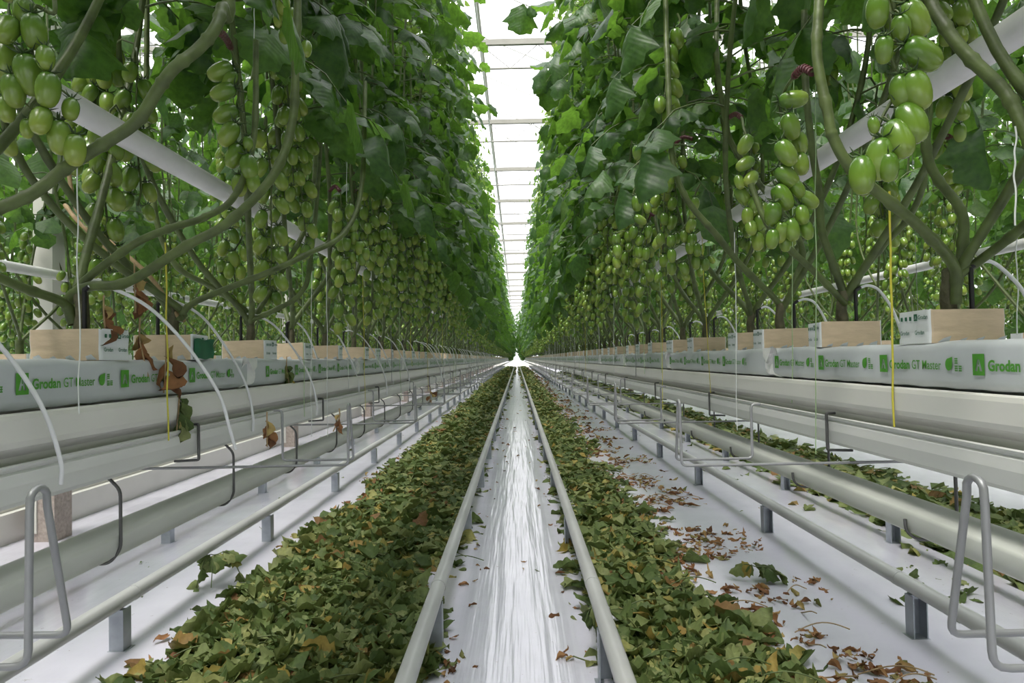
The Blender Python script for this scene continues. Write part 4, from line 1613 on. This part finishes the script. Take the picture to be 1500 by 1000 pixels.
dried(152, 432, -.74, .075, 'rust brown shrivelled leaf standing above the largest left block', 1, 3)
dried(197, 385, -.74, .10, 'thin rust brown dry shoot hanging beside brown stems at left', 2, 3, w=.25)
dried(205, 465, -.735, .12, 'tall brown dry leaf strands hanging on the second left block', 3, 4, w=.28)
dried(243, 490, -.700, .12, 'brown dry leaf hanging over the left bag on yellow twine', 4, 3, w=.28)
dried(262, 560, -.69, .11, 'dark green wilted sprig hanging below the brown leaf on the left bag', 5, 5, LITTER, w=.3)
dried(420, 522, -.715, .10, 'small dark green wilted sprig hanging on the second left bag', 6, 4, LITTER, w=.3)
dried(391, 603, -.52, .075, 'folded brown leaf hanging on the left bracket wire', 7, 3, w=.6)
dried(497, 598, -.37, .05, 'small rust brown leaf caught on top of the left bracket loop', 8, 2, w=.6)
dried(630, 565, -.5, .10, 'brown leaf strip hanging from a wire further along the left gutter', 9, 2, w=.3)

# ------------------------------------------------------------------ leaf litter
def litter(name, label, seed, sampler, n, tpl, mats, scale=(.05, .10), hmax=.05, wr=(.55, 1.0), mound=None, stems=0, cat='leaf litter'):
    rng = np.random.default_rng(seed)
    P, S = sampler(rng, n)
    n = len(P)
    a = rng.random(n) * 2 * PI
    D = np.stack([np.cos(a), np.sin(a), rng.normal(0, .12, n)], 1)
    N = np.stack([rng.normal(0, .22, n), rng.normal(0, .22, n), np.ones(n)], 1)
    L = rng.uniform(*scale, n) * S
    mb = MB()
    nearm = P[:, 1] < 4.2
    for tp, mk in ((T_DRY if mats[0] is BROWN else T_WILT, nearm), (tpl, ~nearm)):
        k = int(mk.sum())
        if k:
            put_leaflets(mb, tp, P[mk], D[mk], N[mk], L[mk] * (1.25 if tp is T_WILT else 1), rng.uniform(*wr, k), rng.uniform(-.3, .4, k), rng.uniform(-.8, 1.2, k), rng, 0, .10)
    if mound is not None:
        mound(mb, rng)
    for k in range(stems):
        p = P[int(rng.integers(n))]
        if p[1] > 7:
            continue
        b = rng.random() * 7
        q = [p + np.array([math.cos(b) * t * .2, math.sin(b) * t * .2, .012 + .03 * math.sin(t * 3 + b)]) for t in np.linspace(0, 1, 6)]
        tube(mb, smooth_path(q, 2), .0022, 4, 1, False)
    o = link(name, mb.mesh(name, mats))
    return tag(o, label, cat, None, 'stuff')


def fbm(x, y):
    return (np.sin(x * 5.1 + 1.3 * np.sin(y * 2.3)) + np.sin(y * 3.7 + 2.1 * np.sin(x * 3.1 + 1)) + .6 * np.sin(x * 11 + y * 7.3) + .5 * np.sin(y * 13.7 - x * 9.1)) / 3.1


def band(x0, x1, y0, y1, edge, h, dens=lambda x, y: 1.0, grow=.0):
    """random points in a long band; fewer and larger leaves with distance"""
    def f(rng, n):
        u = rng.random(n * 2)
        y = y0 * (y1 / y0) ** u if y0 > 0 else y0 + (y1 - y0) * u
        x = rng.uniform(x0, x1, n * 2)
        e = np.minimum(x - x0, x1 - x) / edge + fbm(x, y) * .75
        keep = (e > rng.random(n * 2) * .9 - .05) & (rng.random(n * 2) < dens(x, y))
        x, y = x[keep][:n], y[keep][:n]
        prof = np.clip(np.minimum(x - x0, x1 - x) / .25, 0, 1)
        z = .006 + rng.random(len(x)) * h * prof * (.75 + .5 * fbm(x * 1.7, y * 1.7))
        return np.stack([x, y, np.maximum(z, .006)], 1), 1 + grow * np.clip(y - 4, 0, 40)
    return f


def mound(x0, x1, y0, y1, h, mat=0):
    def g(mb, rng):
        xs = np.linspace(x0, x1, 14)
        ys = np.concatenate([np.arange(y0, 16, .12), np.arange(16, y1, .5)])
        X, Y = np.meshgrid(xs, ys)
        pr = np.clip(np.minimum(X - x0, x1 - X) / .16, 0, 1) * np.clip((Y - y0) / .6, 0, 1)
        Z = h * pr * (.7 + .35 * fbm(X * 2, Y * 2)) + rng.normal(0, .006, X.shape) - .012 * (1 - pr)
        w = len(xs)
        i, j = np.meshgrid(np.arange(len(ys) - 1), np.arange(w - 1), indexing='ij')
        f = np.stack([i * w + j, i * w + j + 1, (i + 1) * w + j + 1, (i + 1) * w + j], -1).reshape(-1, 4)
        # each facet an island of its own, so that it takes a leaf's colour
        V = np.stack([X, Y, Z], -1).reshape(-1, 3)[f.ravel()]
        mb.add(V, np.arange(len(V)).reshape(-1, 4), mat, smooth=False)
    return g


litter('leaf_litter', 'thick heap of wilted green leaves between left rail and grey outer rail', 1,
       band(-1.18, -.26, 1.15, YEND, .26, .045, grow=.055), 26000, T_MID, [LITTER, STEM], (.045, .105), wr=(.25, .85), mound=mound(-1.05, -.33, 2.6, YEND, .05), stems=420)
litter('leaf_litter', 'broken heap of wilted green leaves just right of the right rail', 2,
       band(.27, .86, 1.15, YEND, .22, .04, dens=lambda x, y: np.clip(1.15 - (x - .35) * 1.2 + .3 * fbm(x * 2, y * 1.3), .12, 1), grow=.055), 9500, T_MID, [LITTER, STEM], (.045, .105), wr=(.25, .85), mound=mound(.33, .62, 4.0, YEND, .045), stems=260)
litter('leaf_litter', 'scattered brown dry scraps on white film right of the aisle', 3,
       band(.45, 1.27, 1.2, YEND, .06, .012, dens=lambda x, y: np.clip(.22 + 1.5 * fbm(x * 1.3 + 1.7, y * 1.9 + .8), 0, 1), grow=.05), 4600, T_MID, [BROWN, DRYSTEM], (.022, .065), wr=(.2, .6), stems=120)
litter('leaf_litter', 'heap of wilted leaves in the neighbouring track beyond the right gutter', 4,
       band(1.92, 2.95, 1.6, 40, .25, .08, grow=.08), 5200, T_MID, [LITTER, STEM], (.06, .115), mound=mound(2.0, 2.8, 2.4, 40, .06), stems=60)
litter('leaf_litter', 'sparse green and brown scraps on the film under the right gutter', 5,
       band(1.35, 1.95, 2.2, 30, .1, .012, dens=lambda x, y: np.clip(.05 + 1.0 * fbm(x * 1.4, y * 1.2), 0, 1)), 420, T_MID, [LITTER, STEM], (.04, .09))
litter('leaf_litter', 'sparse scraps on the white film under the left gutter', 6,
       band(-2.55, -1.36, 2.2, 30, .1, .012, dens=lambda x, y: np.clip(.08 + .9 * fbm(x * 1.4, y * 1.2), 0, 1)), 260, T_MID, [LITTER, STEM], (.03, .08), wr=(.3, .9))
litter('leaf_litter', 'few dark scraps on shiny white film between the two middle rails', 7,
       band(-.235, .235, 1.2, 30, .01, .006, dens=lambda x, y: np.clip((np.abs(x) - .12) * 6 + .12, .1, .8)), 260, T_MID, [BROWN, DRYSTEM], (.02, .055), wr=(.25, .7))
litter('leaf_litter', 'brown and green crumbs strewn along the edge of the left leaf heap', 8,
       band(-1.28, -.3, 1.15, 30, .1, .05, dens=lambda x, y: np.clip(.2 + .8 * fbm(x * 1.9 + 1, y * 1.6), 0, 1)), 1500, T_MID, [BROWN, DRYSTEM], (.03, .07), wr=(.25, .7))


def wilted_shoot(px, py, y, lab, seed, spread=.12, n=16, down=.1):
    rng = np.random.default_rng(seed)
    p = at(px, py, y=y)
    mb = MB()
    P, D, N = [], [], []
    for k in range(4):
        b = rng.random() * 7
        q = [p, p + [math.cos(b) * spread * .4, math.sin(b) * spread * .4, .0], p + [math.cos(b) * spread * .8, math.sin(b) * spread * .8, -down]]
        s = smooth_path(q, 5)
        tube(mb, s, .002, 5, 1, False)
        for i in range(n // 4):
            P.append(s[int(rng.integers(2, len(s)))])
            D.append([math.cos(b) + rng.normal(0, .6), math.sin(b) + rng.normal(0, .6), -rng.uniform(.4, 1.4)])
            N.append([rng.normal(0, .4), rng.normal(0, .4) - .4, 1])
    n = len(P)
    put_leaflets(mb, T_HI, P, D, N, rng.uniform(.05, .085, n), rng.uniform(.6, 1, n), rng.uniform(0, .5, n), rng.uniform(.1, .9, n), rng, 0, .04)
    o = link('wilted_shoot', mb.mesh('wilted_shoot', [LITTER, STEM]))
    tag(o, lab, 'wilted shoot', 'wilted shoots draped on the rails')


wilted_shoot(316, 812, 2.98, 'wilted tomato shoot hanging over the grey outer rail at left', 3, .13, 20, .11)
wilted_shoot(862, 892, 2.18, 'leafy green shoot leaning against the inner side of the right rail', 4, .06, 18, .10)
wilted_shoot(1108, 830, 2.9, 'green leafy shoot lying on the white film right of the aisle', 9, .12, 16, .02)

# ------------------------------------------------------------------ light
w = bpy.data.worlds.new('bright_overcast_sky')
bpy.context.scene.world = w
w.use_nodes = True
nt = w.node_tree
bg = nt.nodes['Background']
bg.inputs['Color'].default_value = (.97, .97, 1.0, 1)
# an overcast sky, three times as bright overhead as at the horizon
tc = nt.nodes.new('ShaderNodeTexCoord')
sx_ = nt.nodes.new('ShaderNodeSeparateXYZ')
nt.links.new(tc.outputs['Generated'], sx_.inputs[0])
mr = nt.nodes.new('ShaderNodeMapRange')
mr.inputs['From Min'].default_value = 0.0
mr.inputs['From Max'].default_value = 1.0
mr.inputs['To Min'].default_value = .62
mr.inputs['To Max'].default_value = 1.9
nt.links.new(sx_.outputs['Z'], mr.inputs['Value'])
nt.links.new(mr.outputs[0], bg.inputs['Strength'])
sun = bpy.data.lights.new('sun', 'SUN')
sun.energy = 2.2
sun.angle = math.radians(22)
sun.color = (1, .95, .87)
so = bpy.data.objects.new('sun', sun)
C.objects.link(so)
so.location = (-3, -5, 12)
d = Vector((.32, .50, -1.2))
so.rotation_euler = d.to_track_quat('-Z', 'Y').to_euler()

sc = bpy.context.scene
sc.view_settings.view_transform = 'Standard'
sc.view_settings.look = 'None'
sc.view_settings.gamma = 1.0
sc.view_settings.use_curve_mapping = False
sc.view_settings.exposure = 1.4
